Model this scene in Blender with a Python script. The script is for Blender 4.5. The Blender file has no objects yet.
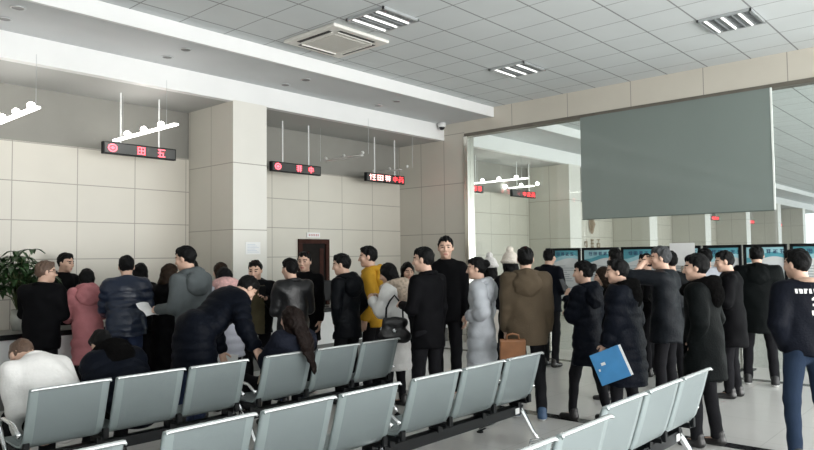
import bpy, bmesh, math, random
import numpy as np
from mathutils import Vector, Matrix, Euler
random.seed(7)
sc = bpy.context.scene
COL = sc.collection
PI = math.pi

# ------------------------------------------------------------------ materials
MATS = {}
def nt(name):
    m = bpy.data.materials.new(name); m.use_nodes = True
    b = m.node_tree.nodes['Principled BSDF']
    return m, m.node_tree, b
def lk(t, a, b): t.links.new(a, b)
def mat(name, col, rough=.6, metal=0, var=.08, scale=8, bump=0, bscale=60, spec=.5, sheen=0):
    """plain surface with procedural mottling and a fine bump"""
    if name in MATS: return MATS[name]
    m, t, b = nt(name)
    tc = t.nodes.new('ShaderNodeTexCoord')
    n = t.nodes.new('ShaderNodeTexNoise'); n.inputs['Scale'].default_value = scale; n.inputs['Detail'].default_value = 3
    lk(t, tc.outputs['Object'], n.inputs['Vector'])
    r = t.nodes.new('ShaderNodeValToRGB')
    c = np.array(col[:3])
    r.color_ramp.elements[0].position = .3; r.color_ramp.elements[1].position = .7
    r.color_ramp.elements[0].color = (*np.clip(c*(1-var), 0, 1), 1); r.color_ramp.elements[1].color = (*np.clip(c*(1+var), 0, 1), 1)
    lk(t, n.outputs['Fac'], r.inputs['Fac']); lk(t, r.outputs['Color'], b.inputs['Base Color'])
    b.inputs['Roughness'].default_value = rough; b.inputs['Metallic'].default_value = metal
    b.inputs['Specular IOR Level'].default_value = spec
    if sheen:
        b.inputs['Sheen Weight'].default_value = sheen; b.inputs['Sheen Roughness'].default_value = .5
    if bump:
        n2 = t.nodes.new('ShaderNodeTexNoise'); n2.inputs['Scale'].default_value = bscale; n2.inputs['Detail'].default_value = 2
        lk(t, tc.outputs['Object'], n2.inputs['Vector'])
        bp = t.nodes.new('ShaderNodeBump'); bp.inputs['Strength'].default_value = bump; bp.inputs['Distance'].default_value = .01
        lk(t, n2.outputs['Fac'], bp.inputs['Height']); lk(t, bp.outputs['Normal'], b.inputs['Normal'])
    MATS[name] = m
    return m
def emit(name, col, s):
    if name in MATS: return MATS[name]
    m, t, b = nt(name)
    b.inputs['Base Color'].default_value = (*col, 1)
    b.inputs['Emission Color'].default_value = (*col, 1); b.inputs['Emission Strength'].default_value = s
    MATS[name] = m
    return m
def joints(name, col, jcol, u, pu, fu, v, pv, fv, w=.006, rough=.35, spec=.5, var=.03, extra=None, bump=0):
    """panelled surface: joints every pu along axis u and pv along axis v (object coordinates)"""
    m, t, b = nt(name)
    tc = t.nodes.new('ShaderNodeTexCoord'); sx = t.nodes.new('ShaderNodeSeparateXYZ')
    lk(t, tc.outputs['Object'], sx.inputs[0])
    outs = []
    wu, wv = w if isinstance(w, tuple) else (w, w)
    for ax, p, f, wj in ((u, pu, fu, wu), (v, pv, fv, wv)):
        if not p: continue
        s = t.nodes.new('ShaderNodeMath'); s.operation = 'SUBTRACT'; s.inputs[1].default_value = f
        lk(t, sx.outputs[ax], s.inputs[0])
        g = t.nodes.new('ShaderNodeMath'); g.operation = 'PINGPONG'; g.inputs[1].default_value = p/2
        lk(t, s.outputs[0], g.inputs[0])
        l = t.nodes.new('ShaderNodeMath'); l.operation = 'LESS_THAN'; l.inputs[1].default_value = wj/2
        lk(t, g.outputs[0], l.inputs[0]); outs.append(l.outputs[0])
    fac = outs[0]
    if len(outs) == 2:
        mx = t.nodes.new('ShaderNodeMath'); mx.operation = 'MAXIMUM'
        lk(t, outs[0], mx.inputs[0]); lk(t, outs[1], mx.inputs[1]); fac = mx.outputs[0]
    n = t.nodes.new('ShaderNodeTexNoise'); n.inputs['Scale'].default_value = 1.3; n.inputs['Detail'].default_value = 4
    lk(t, tc.outputs['Object'], n.inputs['Vector'])
    r = t.nodes.new('ShaderNodeValToRGB'); c = np.array(col)
    r.color_ramp.elements[0].position = .3; r.color_ramp.elements[1].position = .7
    r.color_ramp.elements[0].color = (*(c*(1-var)), 1); r.color_ramp.elements[1].color = (*(c*(1+var)), 1)
    lk(t, n.outputs['Fac'], r.inputs['Fac'])
    mix = t.nodes.new('ShaderNodeMix'); mix.data_type = 'RGBA'
    lk(t, fac, mix.inputs['Factor']); lk(t, r.outputs['Color'], mix.inputs[6]); mix.inputs[7].default_value = (*jcol, 1)
    lk(t, mix.outputs[2], b.inputs['Base Color'])
    b.inputs['Roughness'].default_value = rough; b.inputs['Specular IOR Level'].default_value = spec
    if bump:
        bp = t.nodes.new('ShaderNodeBump'); bp.inputs['Strength'].default_value = bump; bp.inputs['Distance'].default_value = .005; bp.invert = True
        lk(t, fac, bp.inputs['Height']); lk(t, bp.outputs['Normal'], b.inputs['Normal'])
    MATS[name] = m
    return m

# ------------------------------------------------------------------ object helpers
def link(name, me, m=None, parent=None):
    o = bpy.data.objects.new(name, me); COL.objects.link(o)
    if m is not None:
        for q in (m if isinstance(m, (list, tuple)) else [m]): me.materials.append(q)
    if parent is not None: o.parent = parent
    return o
def obj(name, bm, m=None, parent=None, smooth=False):
    me = bpy.data.meshes.new(name)
    bmesh.ops.recalc_face_normals(bm, faces=bm.faces[:])
    bm.to_mesh(me); bm.free()
    if smooth: me.shade_smooth()
    return link(name, me, m, parent)
def tag(o, label=None, cat=None, group=None, kind=None):
    if label: o['label'] = label
    if cat: o['category'] = cat
    if group: o['group'] = group
    if kind: o['kind'] = kind
    return o
def thing(name, label, cat, loc=(0, 0, 0), rz=0, group=None):
    o = bpy.data.objects.new(name, None); COL.objects.link(o)
    o.location = loc; o.rotation_euler = (0, 0, rz); o.empty_display_size = .1
    return tag(o, label, cat, group)
def box(bm, x0, x1, y0, y1, z0, z1, bev=0, M=None, mi=0):
    r = bmesh.ops.create_cube(bm, size=1)
    vs = r['verts']
    for v in vs:
        v.co = Vector(((x0+x1)/2 + v.co.x*(x1-x0), (y0+y1)/2 + v.co.y*(y1-y0), (z0+z1)/2 + v.co.z*(z1-z0)))
    fs = list({f for v in vs for f in v.link_faces})
    for f in fs: f.material_index = mi
    if bev:
        es = list({e for v in vs for e in v.link_edges})
        rr = bmesh.ops.bevel(bm, geom=es, offset=bev, segments=2, profile=.5, affect='EDGES')
        vs = list({v for f in rr['faces'] for v in f.verts} | {v for v in vs if v.is_valid})
        for f in {f for v in vs for f in v.link_faces}: f.material_index = mi
    if M is not None:
        for v in vs: v.co = M @ v.co
    return vs
def B(*a, **k):
    bm = bmesh.new(); box(bm, *a, **k); return bm
def tube(bm, pts, r, seg=8, cap=True):
    pts = [Vector(p) for p in pts]
    rs = r if isinstance(r, (list, tuple)) else [r]*len(pts)
    rings = []
    up = None
    for i, p in enumerate(pts):
        d = (pts[min(i+1, len(pts)-1)] - pts[max(i-1, 0)]).normalized()
        if up is None:
            up = d.orthogonal().normalized()
        else:
            up = (up - d*up.dot(d)).normalized()
        s = d.cross(up)
        rings.append([bm.verts.new(p + (up*math.cos(2*PI*k/seg) + s*math.sin(2*PI*k/seg))*rs[i]) for k in range(seg)])
    for a, b in zip(rings, rings[1:]):
        for k in range(seg):
            bm.faces.new((a[k], a[(k+1) % seg], b[(k+1) % seg], b[k]))
    if cap:
        bm.faces.new(rings[0][::-1]); bm.faces.new(rings[-1])
def T(pts, r, seg=8):
    bm = bmesh.new(); tube(bm, pts, r, seg); return bm
def lathe(bm, prof, c=(0, 0, 0), seg=20):
    rings = []
    for r, z in prof:
        rings.append([bm.verts.new((c[0]+r*math.cos(2*PI*k/seg), c[1]+r*math.sin(2*PI*k/seg), c[2]+z)) for k in range(seg)])
    for a, b in zip(rings, rings[1:]):
        for k in range(seg): bm.faces.new((a[k], a[(k+1) % seg], b[(k+1) % seg], b[k]))
    bm.faces.new(rings[0][::-1]); bm.faces.new(rings[-1])
def struct(name, bm, m, parent=None):
    return tag(obj(name, bm, m, parent), kind='structure' if parent is None else None)

# ------------------------------------------------------------------ signed-distance modelling (organic shapes)
class SDF:
    def __init__(s, lo, hi, res):
        s.lo = np.array(lo, float); s.res = res
        s.n = np.maximum(np.ceil((np.array(hi)-s.lo)/res).astype(int)+1, 4)
        s.ax = [s.lo[i]+np.arange(s.n[i])*res for i in range(3)]
        s.D = np.full(s.n, .5, np.float32)
    def win(s, lo, hi):
        sl = []
        for i in range(3):
            a = int(np.clip(math.floor((lo[i]-s.lo[i])/s.res), 0, s.n[i]-1)); b = int(np.clip(math.ceil((hi[i]-s.lo[i])/s.res)+1, a+1, s.n[i]))
            sl.append(slice(a, b))
        sl = tuple(sl)
        P = np.stack(np.broadcast_arrays(s.ax[0][sl[0]][:, None, None], s.ax[1][sl[1]][None, :, None], s.ax[2][sl[2]][None, None, :]), -1).astype(np.float32)
        return sl, P
    def put(s, sl, d, k, sub=False):
        A = s.D[sl]
        if sub:
            d = -d
            if k:
                h = np.clip(.5+.5*(A-d)/k, 0, 1); s.D[sl] = A*h+d*(1-h)+k*h*(1-h)
            else: s.D[sl] = np.maximum(A, d)
            return
        if k:
            h = np.clip(.5+.5*(A-d)/k, 0, 1); s.D[sl] = A*(1-h)+d*h-k*h*(1-h)
        else: s.D[sl] = np.minimum(A, d)
    def cone(s, a, b, r1, r2, k=.02, F=None, quilt=None, sub=False, sc=(1, 1, 1)):
        """tapered capsule from a to b; F = (origin, 3x3) maps local to grid space; sc flattens axes in the local frame"""
        a = np.array(a, float); b = np.array(b, float); sc = np.array(sc, float)
        O, R = (np.zeros(3), np.eye(3)) if F is None else F
        rm = max(r1, r2)+ (quilt[0] if quilt else 0)+k+s.res*2
        cs = np.array([[p[i]+sgn*rm*(sc[i]) for i in range(3)] for p in (a*1.0, b*1.0) for sgn in (-1, 1)])
        lo, hi = cs.min(0), cs.max(0)
        corners = np.array([[x, y, z] for x in (lo[0], hi[0]) for y in (lo[1], hi[1]) for z in (lo[2], hi[2])])@R.T+O
        sl, P = s.win(corners.min(0), corners.max(0))
        q = (P-O)@R/sc
        a2, b2 = a/sc, b/sc
        ba = b2-a2; L2 = max(float(ba@ba), 1e-9)
        t = np.clip((q-a2)@ba/L2, 0, 1)
        r = r1+(r2-r1)*t
        if quilt: r = r+quilt[0]*np.abs(np.sin(PI*t*math.sqrt(L2)/quilt[1]))
        d = (np.linalg.norm(q-a2-t[..., None]*ba, axis=-1)-r)*min(sc)
        s.put(sl, d, k, sub)
    def ell(s, c, r, k=.015, F=None, sub=False, noise=0):
        c = np.array(c, float); r = np.array(r, float)
        O, R = (np.zeros(3), np.eye(3)) if F is None else F
        m = r+k+s.res*2+noise
        corners = (c+np.array([[x, y, z] for x in (-m[0], m[0]) for y in (-m[1], m[1]) for z in (-m[2], m[2])]))@R.T+O
        sl, P = s.win(corners.min(0), corners.max(0))
        q = (P-O)@R-c
        k0 = np.linalg.norm(q/r, axis=-1); k1 = np.linalg.norm(q/(r*r), axis=-1)+1e-6
        d = k0*(k0-1)/k1
        if noise: d = d+noise*np.sin(90*P[..., 0]+3)*np.sin(85*P[..., 1]+1)*np.sin(95*P[..., 2])
        s.put(sl, d, k, sub)
    def half(s, n, c, F=None):
        """keep only points with n.p < c (local frame)"""
        O, R = (np.zeros(3), np.eye(3)) if F is None else F
        n = np.array(n, float); n = n/np.linalg.norm(n)
        g = R@n
        d = (s.ax[0][:, None, None]-O[0])*g[0]+(s.ax[1][None, :, None]-O[1])*g[1]+(s.ax[2][None, None, :]-O[2])*g[2]-c
        s.D = np.maximum(s.D, d.astype(np.float32))
    def wobble(s, amp, f, ph):
        X, Y, Z = s.ax[0][:, None, None], s.ax[1][None, :, None], s.ax[2][None, None, :]
        w = np.sin(f*X+2*np.sin(.5*f*Z+ph)+ph)*np.sin(.8*f*Z+1.7*np.sin(.6*f*Y)+2*ph)+.6*np.sin(1.3*f*Y+1.5*np.sin(.7*f*X+ph))*np.sin(1.1*f*Z+.9*f*X+ph)
        s.D = s.D+(amp*w).astype(np.float32)
    def mesh(s):
        D = np.pad(s.D, 1, constant_values=.5)
        neg = D < 0
        n = np.array(D.shape)
        cnt = np.zeros(n-1, np.int8)
        for dx in (0, 1):
            for dy in (0, 1):
                for dz in (0, 1):
                    cnt += neg[dx:n[0]-1+dx, dy:n[1]-1+dy, dz:n[2]-1+dz]
        act = (cnt > 0) & (cnt < 8)
        idx = np.argwhere(act)
        if len(idx) == 0: return np.zeros((0, 3)), np.zeros((0, 4), int)
        vid = np.full(n-1, -1, np.int64); vid[act] = np.arange(len(idx))
        acc = np.zeros((len(idx), 3)); num = np.zeros(len(idx))
        cor = [(x, y, z) for x in (0, 1) for y in (0, 1) for z in (0, 1)]
        val = {c: D[idx[:, 0]+c[0], idx[:, 1]+c[1], idx[:, 2]+c[2]] for c in cor}
        for c in cor:
            for a in range(3):
                if c[a] == 0:
                    e = list(c); e[a] = 1; e = tuple(e)
                    v0, v1 = val[c], val[e]
                    m = (v0 < 0) != (v1 < 0)
                    t = np.where(m, v0/np.where(m, v0-v1, 1), 0)
                    p = np.array(c, float)[None].repeat(len(idx), 0); p[:, a] = t
                    acc[m] += p[m]; num[m] += 1
        V = (idx+acc/num[:, None]-1)*s.res+s.lo
        Q = []
        for a in range(3):
            b, c = (a+1) % 3, (a+2) % 3
            sl0 = [slice(None)]*3; sl1 = [slice(None)]*3
            sl0[a] = slice(0, -1); sl1[a] = slice(1, None)
            n0, n1 = neg[tuple(sl0)], neg[tuple(sl1)]
            e = np.argwhere(n0 != n1)
            if not len(e): continue
            ok = (e[:, b] > 0) & (e[:, c] > 0) & (e[:, b] < n[b]-1) & (e[:, c] < n[c]-1)
            e = e[ok]
            fl = n0[tuple(e.T)]
            def vv(db, dc):
                k = e.copy(); k[:, b] -= db; k[:, c] -= dc
                return vid[tuple(k.T)]
            q = np.stack([vv(1, 1), vv(0, 1), vv(0, 0), vv(1, 0)], 1)
            q[~fl] = q[~fl][:, ::-1]
            Q.append(q)
        return V, np.concatenate(Q)
def join(ms):
    V, Q, o = [], [], 0
    for v, q in ms:
        V.append(v); Q.append(q+o); o += len(v)
    return np.concatenate(V), np.concatenate(Q)
def meshobj(name, VQ, m, parent, matfn=None):
    V, Q = VQ
    me = bpy.data.meshes.new(name)
    me.vertices.add(len(V)); me.vertices.foreach_set('co', V.astype(np.float32).ravel())
    me.loops.add(Q.size); me.loops.foreach_set('vertex_index', Q.astype(np.int32).ravel())
    me.polygons.add(len(Q)); me.polygons.foreach_set('loop_start', np.arange(0, Q.size, 4, dtype=np.int32)); me.polygons.foreach_set('loop_total', np.full(len(Q), 4, np.int32))
    for q in (m if isinstance(m, (list, tuple)) else [m]): me.materials.append(q)
    if matfn is not None:
        c = V[Q].mean(1); me.polygons.foreach_set('material_index', matfn(c).astype(np.int32))
    me.update(calc_edges=True); me.validate(); me.shade_smooth()
    return link(name, me, None, parent)

# ------------------------------------------------------------------ people
SKIN = [mat('skin_light', (.62, .40, .30), .5, var=.05, scale=20), mat('skin_tan', (.50, .31, .22), .5, var=.05, scale=20)]
LIP = mat('lip', (.42, .17, .14), .45); EYE = mat('eye_dark', (.02, .015, .012), .25); HAIRM = {
    'black': mat('hair_black', (.004, .004, .0042), .55, spec=.12, var=.3, scale=30, bump=.6, bscale=90),
    'brown': mat('hair_brown', (.022, .013, .008), .55, spec=.12, var=.3, scale=30, bump=.6, bscale=90),
    'grey': mat('hair_grey', (.055, .057, .060), .55, spec=.12, var=.3, scale=30, bump=.6, bscale=90),
    'auburn': mat('hair_dark_auburn', (.010, .0058, .0048), .55, spec=.12, var=.3, scale=26, bump=.6, bscale=90),
    'short_brown': mat('hair_cropped_brown', (.10, .06, .04), .6, var=.2, scale=30, bump=.5, bscale=90)}
def cloth(name, col, rough=.75, bump=.35, bscale=120, sheen=.0):
    return mat('cloth_'+name, col, rough, var=.10, scale=6, bump=bump, bscale=bscale, spec=(.06 if max(col) < .03 else .25) if rough > .4 else .4, sheen=sheen)
ARMS = {  # (outward, forward, up) directions of upper arm and forearm in the torso frame
    'down': ((.11, -.04, -1), (.04, .2, -1)), 'bent': ((.16, .12, -1), (-.42, 1, .12)), 'phone': ((.16, .34, -1), (-.4, .8, .62)),
    'face': ((.25, .75, -.55), (-.52, .12, .9)), 'pocket': ((.30, -.16, -1), (-.46, .36, -.8)), 'hip': ((.30, -.30, -1), (-.45, .75, -.25)), 'counter': ((.18, .45, -1), (-.12, 1, -.12)),
    'reach': ((.05, .75, -.75), (-.1, .9, -.5)), 'lap': ((.12, .3, -1), (-.35, 1, -.25)), 'hang': ((.05, .5, -1), (-.05, .35, -1)), 'brow': ((.40, .85, .05), (-.75, -.24, .62)), 'look': ((.14, .25, -1), (-.38, .5, .95)), 'carry': ((.14, .1, -1), (.0, .42, -1))}
def rotx(a): c, s = math.cos(a), math.sin(a); return np.array([[1, 0, 0], [0, c, -s], [0, s, c]])
def roty(a): c, s = math.cos(a), math.sin(a); return np.array([[c, 0, s], [0, 1, 0], [-s, 0, c]])
def rotz(a): c, s = math.cos(a), math.sin(a); return np.array([[c, -s, 0], [s, c, 0], [0, 0, 1]])
def nrm(v): v = np.array(v, float); return v/np.linalg.norm(v)

def hand_mesh(W, f, n, side, s, curl):
    """palm, four unequal bent fingers and a thumb. W wrist, f along the hand, n palm normal, side = +1 right / -1 left"""
    f = nrm(f); n = nrm(np.array(n)-f*np.dot(n, f)); w = np.cross(f, n)*side      # w points to the thumb side
    R = np.stack([w, n, f], 1)
    g = SDF(W-.14*s-.03, W+.14*s+.03+.06*np.abs(f), .0048*s)
    F = (np.array(W), R)
    S = lambda *p: np.array(p)*s
    g.cone(S(0, 0, -.03), S(0, 0, .02), .025*s, .024*s, .012, F, sc=(1, .75, 1))
    g.cone(S(.016, 0, .03), S(.02, 0, .075), .019*s, .018*s, .012, F, sc=(1, .7, 1))
    g.cone(S(-.014, 0, .03), S(-.02, 0, .07), .02*s, .017*s, .012, F, sc=(1, .7, 1))
    for i, (x, z, L) in enumerate(((.029, .082, .070), (.010, .087, .079), (-.009, .084, .072), (-.027, .076, .056))):
        p = S(x, 0, z); a = curl*.5
        for j, (fr, r) in enumerate(((.45, .0092), (.31, .0084), (.24, .0074))):
            q = p+np.array([0, math.sin(a), math.cos(a)])*L*fr*s
            g.cone(p, q, r*s, (r-.0006)*s, .003, F)
            p = q; a += curl
    p = S(.030, .008, .028); q = S(.055, .02, .052); r_ = S(.06, .032+.01*curl, .078)
    g.cone(p, q, .0125*s, .0105*s, .008, F); g.cone(q, r_, .0100*s, .0082*s, .004, F)
    return g.mesh()

def person(label, xy, H, th, head=(0, 0), lean=0, twist=0, arms=('down', 'down'), jacket='jacket', jcol=None, tcol=None, shoe=None, bulk=0.0, hair='short',
           hcol='black', skin=0, hood=None, hoodcol=None, seated=False, stance=((.0, .04), (.0, -.02)), quilt=None, seed=0, female=False, res=.013,
           hem=None, curl=(.5, .5), extra=None, hat=None, group=None, z0=0, wob=.006, collar=True, scarf=None, fine=False):
    s = H/1.725
    root = thing('person', label, 'person', (xy[0], xy[1], z0), math.radians(th)-PI/2, group)
    rnd = random.Random(seed+int(xy[0]*100))
    ph = rnd.random()*6
    w = .9 if female else 1.0
    hipz = (.49 if seated else .90*s)
    Hc = np.array([0, 0, hipz])
    Rt = rotz(math.radians(twist))@rotx(-math.radians(lean))
    FT = (Hc, Rt)
    tw = lambda *p: Hc+Rt@(np.array(p)*s)
    lo = np.array([-.48, -.55, 0])*s; hi = np.array([.48, .62, 1.15])*s
    if lean > 30: hi[1] += .35*s
    # joints
    neck = tw(0, .0, .52)
    Rh = Rt@rotx(math.radians(min(lean, 34)*.75))@rotz(math.radians(head[0]))@rotx(-math.radians(head[1]))
    HO = neck+Rh@(np.array([0, .028, .168])*s)
    FH = (HO, Rh)
    sh, el, wr, fd = {}, {}, {}, {}
    for i, sd in enumerate((-1, 1)):          # -1 left, +1 right
        u, f = ARMS[arms[i]] if isinstance(arms[i], str) else arms[i]
        u = Rt@nrm((u[0]*sd, u[1], u[2])); f = Rt@nrm((f[0]*sd, f[1], f[2]))
        sh[sd] = tw(.166*w*sd, 0, .475); el[sd] = sh[sd]+u*.275*s; wr[sd] = el[sd]+f*.245*s; fd[sd] = f
    hip, kn, an = {}, {}, {}
    for i, sd in enumerate((-1, 1)):
        hip[sd] = Hc+np.array([.085*sd*s, 0, -.03*s])
        if seated:
            kn[sd] = hip[sd]+np.array([.05*sd, .42*s, .02]); an[sd] = np.array([kn[sd][0], kn[sd][1]+stance[i][1], .085*s])
        else:
            an[sd] = np.array([(.095+stance[i][0])*sd*s, stance[i][1]*s, .085*s])
            kn[sd] = (hip[sd]+an[sd])/2+np.array([.012*sd, .025, .02])
    # ---- body: fine head and hands, coarse limbs and trunk hidden under the clothes, one mesh
    hr = .0058*s if fine else .0075*s
    g = SDF(HO-.19*s, HO+.17*s, hr)
    S = lambda *p: np.array(p)*s
    g.ell(S(0, -.008, .02), S(.075, .096, .100), .01, FH)
    g.ell(S(0, .022, -.048), S(.058, .072, .068), .03, FH)
    g.cone(S(0, .068, -.088), S(0, .072, -.09), .022*s, .02*s, .025, FH)
    g.cone(S(-.03, .079, .026), S(.03, .079, .026), .012*s, .012*s, .016, FH)
    for sd in (-1, 1):
        g.ell(S(.042*sd, .062, -.022), S(.026, .026, .026), .02, FH)
        g.ell(S(.031*sd, .101, .006), S(.017, .013, .010), .010, FH, sub=True)
        g.ell(S(.031*sd, .079, .006), S(.015, .012, .010), .004, FH)
        g.ell(S(.077*sd, -.006, -.006), S(.010, .020, .031), .006, FH)
        g.ell(S(.012*sd, .097, -.034), S(.009, .010, .008), .006, FH)
    g.cone(S(0, .088, .018), S(0, .112, -.028), .009*s, .0115*s, .010, FH)
    g.cone(S(-.018, .085, -.060), S(.018, .085, -.060), .0085*s, .0085*s, .008, FH)
    g.cone(S(-.017, .083, -.073), S(.017, .083, -.073), .0085*s, .0085*s, .008, FH)
    g.cone(S(-.02, .100, -.0665), S(.02, .100, -.0665), .003*s, .003*s, .006, FH, sub=True)
    nk = Rh.T@(neck-HO)
    g.cone(nk*1.0, S(0, -.012, -.05), .056*s, .052*s, .02, FH)
    ms = [g.mesh()]
    hv = len(ms[0][0])
    c = SDF(lo-[0, .05, 0], hi+S(0, .1, .75 if not seated else .2), .018*s)
    c.cone((0, 0, .03*s), (0, 0, .42*s), .11*s*w, .12*s*w, .02, FT, sc=(1, .6, 1))
    c.cone((0, 0, .40*s), (0, 0, .53*s), .075*s, .052*s, .02, FT)
    c.cone((-.13*s*w, 0, .455*s), (.13*s*w, 0, .455*s), .05*s, .05*s, .02, FT)
    for sd in (-1, 1):
        c.cone(sh[sd], el[sd], .042*s, .036*s, .02); c.cone(el[sd], wr[sd]+fd[sd]*.01*s, .036*s, .029*s, .02)
    l0 = np.array([-.4*s, -.5*s, 0]); h0 = np.array([.4*s, .75*s, hipz+.05])
    cl = c
    for sd in (-1, 1):
        cl.cone(hip[sd], kn[sd], .062*s, .046*s, .02); cl.cone(kn[sd], an[sd], .044*s, .032*s, .02)
        cl.cone(an[sd]-[0, .01, .03*s], an[sd]+[0, .1*s, -.045*s], .03*s, .024*s, .01)
    ms += [c.mesh()]
    for i, sd in enumerate((-1, 1)):
        f = fd[sd]
        inw = Rt@np.array([-sd, .25, 0.])
        up = np.array([0, 0, 1.])
        n = inw*.8+(-up if abs(f[2]) < .6 else inw)*.5
        W = wr[sd]-f*.01*s
        ms.append(hand_mesh(W, f, n, sd, s*(.93 if female else 1.0), curl[i]))
    VQ = join(ms)
    def facemat(cn):
        q = (cn-HO)@Rh/s
        m = np.zeros(len(cn), int)
        near = (np.abs(q) < .2).all(1)
        eye = near & ((np.abs(np.abs(q[:, 0])-.031) < .0125) & (np.abs(q[:, 2]-.006) < .0062) & (q[:, 1] > .06))
        brow = near & ((np.abs(np.abs(q[:, 0])-.033) < .021) & (np.abs(q[:, 2]-.030+.12*np.abs(np.abs(q[:, 0])-.028)) < .0048) & (q[:, 1] > .055))
        lip = near & ((np.abs(q[:, 0]) < .022) & (np.abs(q[:, 2]+.0665) < .011-.2*np.abs(q[:, 0])) & (q[:, 1] > .07))
        m[lip] = 1; m[eye] = 2; m[brow] = 3
        return m
    meshobj('body', VQ, [SKIN[skin], LIP, EYE, HAIRM['black']], root, facemat)
    # ---- trousers
    tc = tcol or cloth('black_trousers', (.012, .012, .014))
    g = SDF(l0, h0+[0, 0, .1], .014*s)
    for sd in (-1, 1):
        g.cone(hip[sd], kn[sd], (.088 if not female else .082)*s, .062*s, .02); g.cone(kn[sd], an[sd]+[0, 0, -.0*s], .062*s, (.054 if not female else .042)*s, .02)
    g.cone(Hc+[-.06*s, 0, 0], Hc+[.06*s, 0, 0], .105*s, .105*s, .03)
    if not seated: g.half((0, 0, -1), -.065*s)
    g.wobble(.004, 26/s, ph)
    meshobj('trousers', g.mesh(), tc, root)
    # ---- shoes
    shm = shoe or (mat('shoe_black', (.015, .014, .014), .35), mat('sole_black', (.02, .02, .02), .6))
    for sd in (-1, 1):
        A = an[sd]
        g = SDF(A-np.array([.09, .14, .12])*s, A+np.array([.09, .24, .12])*s, .009*s)
        g.cone(A+S(0, -.035, -.045), A+S(.008*sd, .13, -.058), .040*s, .036*s, .02, sc=(1, 1, .9))
        g.cone(A+S(0, -.02, .02), A+S(0, -.02, -.04), .045*s, .045*s, .02)
        g.half((0, 0, -1), -(A[2]-.083*s)+0)
        meshobj('shoe', g.mesh(), [shm[0], shm[1]], root, lambda cn, A=A: (cn[:, 2] < A[2]-.060*s).astype(int))
    # ---- jacket / coat
    jc = jcol or cloth('black_jacket', (.013, .013, .016))
    b = bulk
    hz = {'jacket': .80, 'parka': .66, 'coat': .60, 'long': .42}[jacket]*s if hem is None else hem*s
    if seated: hz = .42
    g = SDF(lo-.05, hi+S(0, .05, .62), res*s)
    qt = quilt
    g.cone((0, 0, .02*s), (0, .005*s, .40*s), (.158+b)*s*w, (.178+b)*s*w, .02, FT, quilt=qt, sc=(1, .68, 1))
    g.cone((-.118*s*w, -.008*s, .452*s), (.118*s*w, -.008*s, .452*s), (.064+b*.6)*s, (.064+b*.6)*s, .04, FT)
    g.cone((0, -.005*s, .45*s), (0, .0, .535*s), (.085+b*.5)*s, (.068+b*.35)*s, .04, FT)
    if hz < hipz-.05 and not seated:
        Rz = rotz(math.radians(twist))
        g.cone((0, 0, .05*s), (0, 0, hz-hipz-.15*s), (.164+b)*s*w, (.180+b+.06*(.9*s-hz))*s*w, .03, (Hc, Rz), quilt=qt, sc=(1, .84, 1))
    for i, sd in enumerate((-1, 1)):
        g.cone(sh[sd], el[sd], (.067+b*.75)*s, (.055+b*.6)*s, .03, quilt=qt)
        g.cone(el[sd], wr[sd], (.056+b*.6)*s, (.045+b*.35)*s, .012, quilt=qt)
        # cuff hem
        sl, P = g.win(wr[sd]-.12*s, wr[sd]+.12*s)
        dd = (P-wr[sd])@fd[sd]; rr = np.linalg.norm(P-wr[sd]-dd[..., None]*fd[sd], axis=-1)
        cut = np.where((rr < .075*s) & (dd > 0), dd, -1).astype(np.float32)
        tors = (np.linalg.norm((P-Hc)@Rt*[1, 1.3, 0], axis=-1) < .17*s)
        g.D[sl] = np.where(tors, g.D[sl], np.maximum(g.D[sl], cut))
    g.half((0, 0, 1), .565*s, FT)
    g.half((0, 0, -1), -hz) if not seated else None
    if wob: g.wobble(wob, 21/s, ph)
    fn = None
    mats = [jc]
    if extra: 
        mats += extra[0]; fn = lambda cn: extra[1]((cn-Hc)@Rt/s, cn/s)
    meshobj('jacket' if jacket in ('jacket',) else 'coat', g.mesh(), mats, root, fn)
    # ---- hood, collar, scarf
    if hood:
        hm = hoodcol or jc
        g = SDF(neck-.34*s, neck+.34*s, .010*s)
        FN = (neck, Rt)
        if hood == 'fur':
            g.ell(S(0, -.105, -.075), S(.135, .075, .125), .04, FN)
            for k in range(16):
                a0, a1 = [PI*(-.5-.82)+2*PI*.82*x/16 for x in (k, k+1)]
                p = lambda a: S(.132*math.cos(a), .02+.120*math.sin(a), -.005+.045*(-math.sin(a)))
                g.cone(p(a0), p(a1), .055*s, .055*s, .02, FN)
            V = g
            X, Y, Z = g.ax[0][:, None, None], g.ax[1][None, :, None], g.ax[2][None, None, :]
            g.D = g.D+(.006*np.sin(120*X+4*np.sin(60*Z))*np.sin(110*Y+3*np.sin(70*X))*np.sin(115*Z)).astype(np.float32)
        elif hood == 'plain':
            g.ell(S(0, -.105, -.085), S(.145, .078, .135), .04, FN)
            for k in range(14):
                a0, a1 = [PI*(-.5-.72)+2*PI*.72*x/14 for x in (k, k+1)]
                p = lambda a: S(.108*math.cos(a), .01+.100*math.sin(a), .008+.03*(-math.sin(a)))
                g.cone(p(a0), p(a1), .033*s, .033*s, .02, FN)
            g.wobble(.005, 40/s, ph)
        elif hood == 'collar':
            for k in range(14):
                a0, a1 = [PI*(-.5-.8)+2*PI*.8*x/14 for x in (k, k+1)]
                p = lambda a: S(.078*math.cos(a), .0+.076*math.sin(a), .018+.02*(-math.sin(a)))
                g.cone(p(a0), p(a1), .022*s, .022*s, .015, FN)
        elif hood == 'up':
            g.ell(S(0, .02, .19), S(.105, .125, .145), .03, FN)
            g.cone(S(0, -.02, .1), S(0, -.02, -.05), .10*s, .125*s, .04, FN)
            g.ell(S(0, .16, .17), S(.075, .09, .115), .02, FN, sub=True)
            g.wobble(.004, 40/s, ph)
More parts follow.
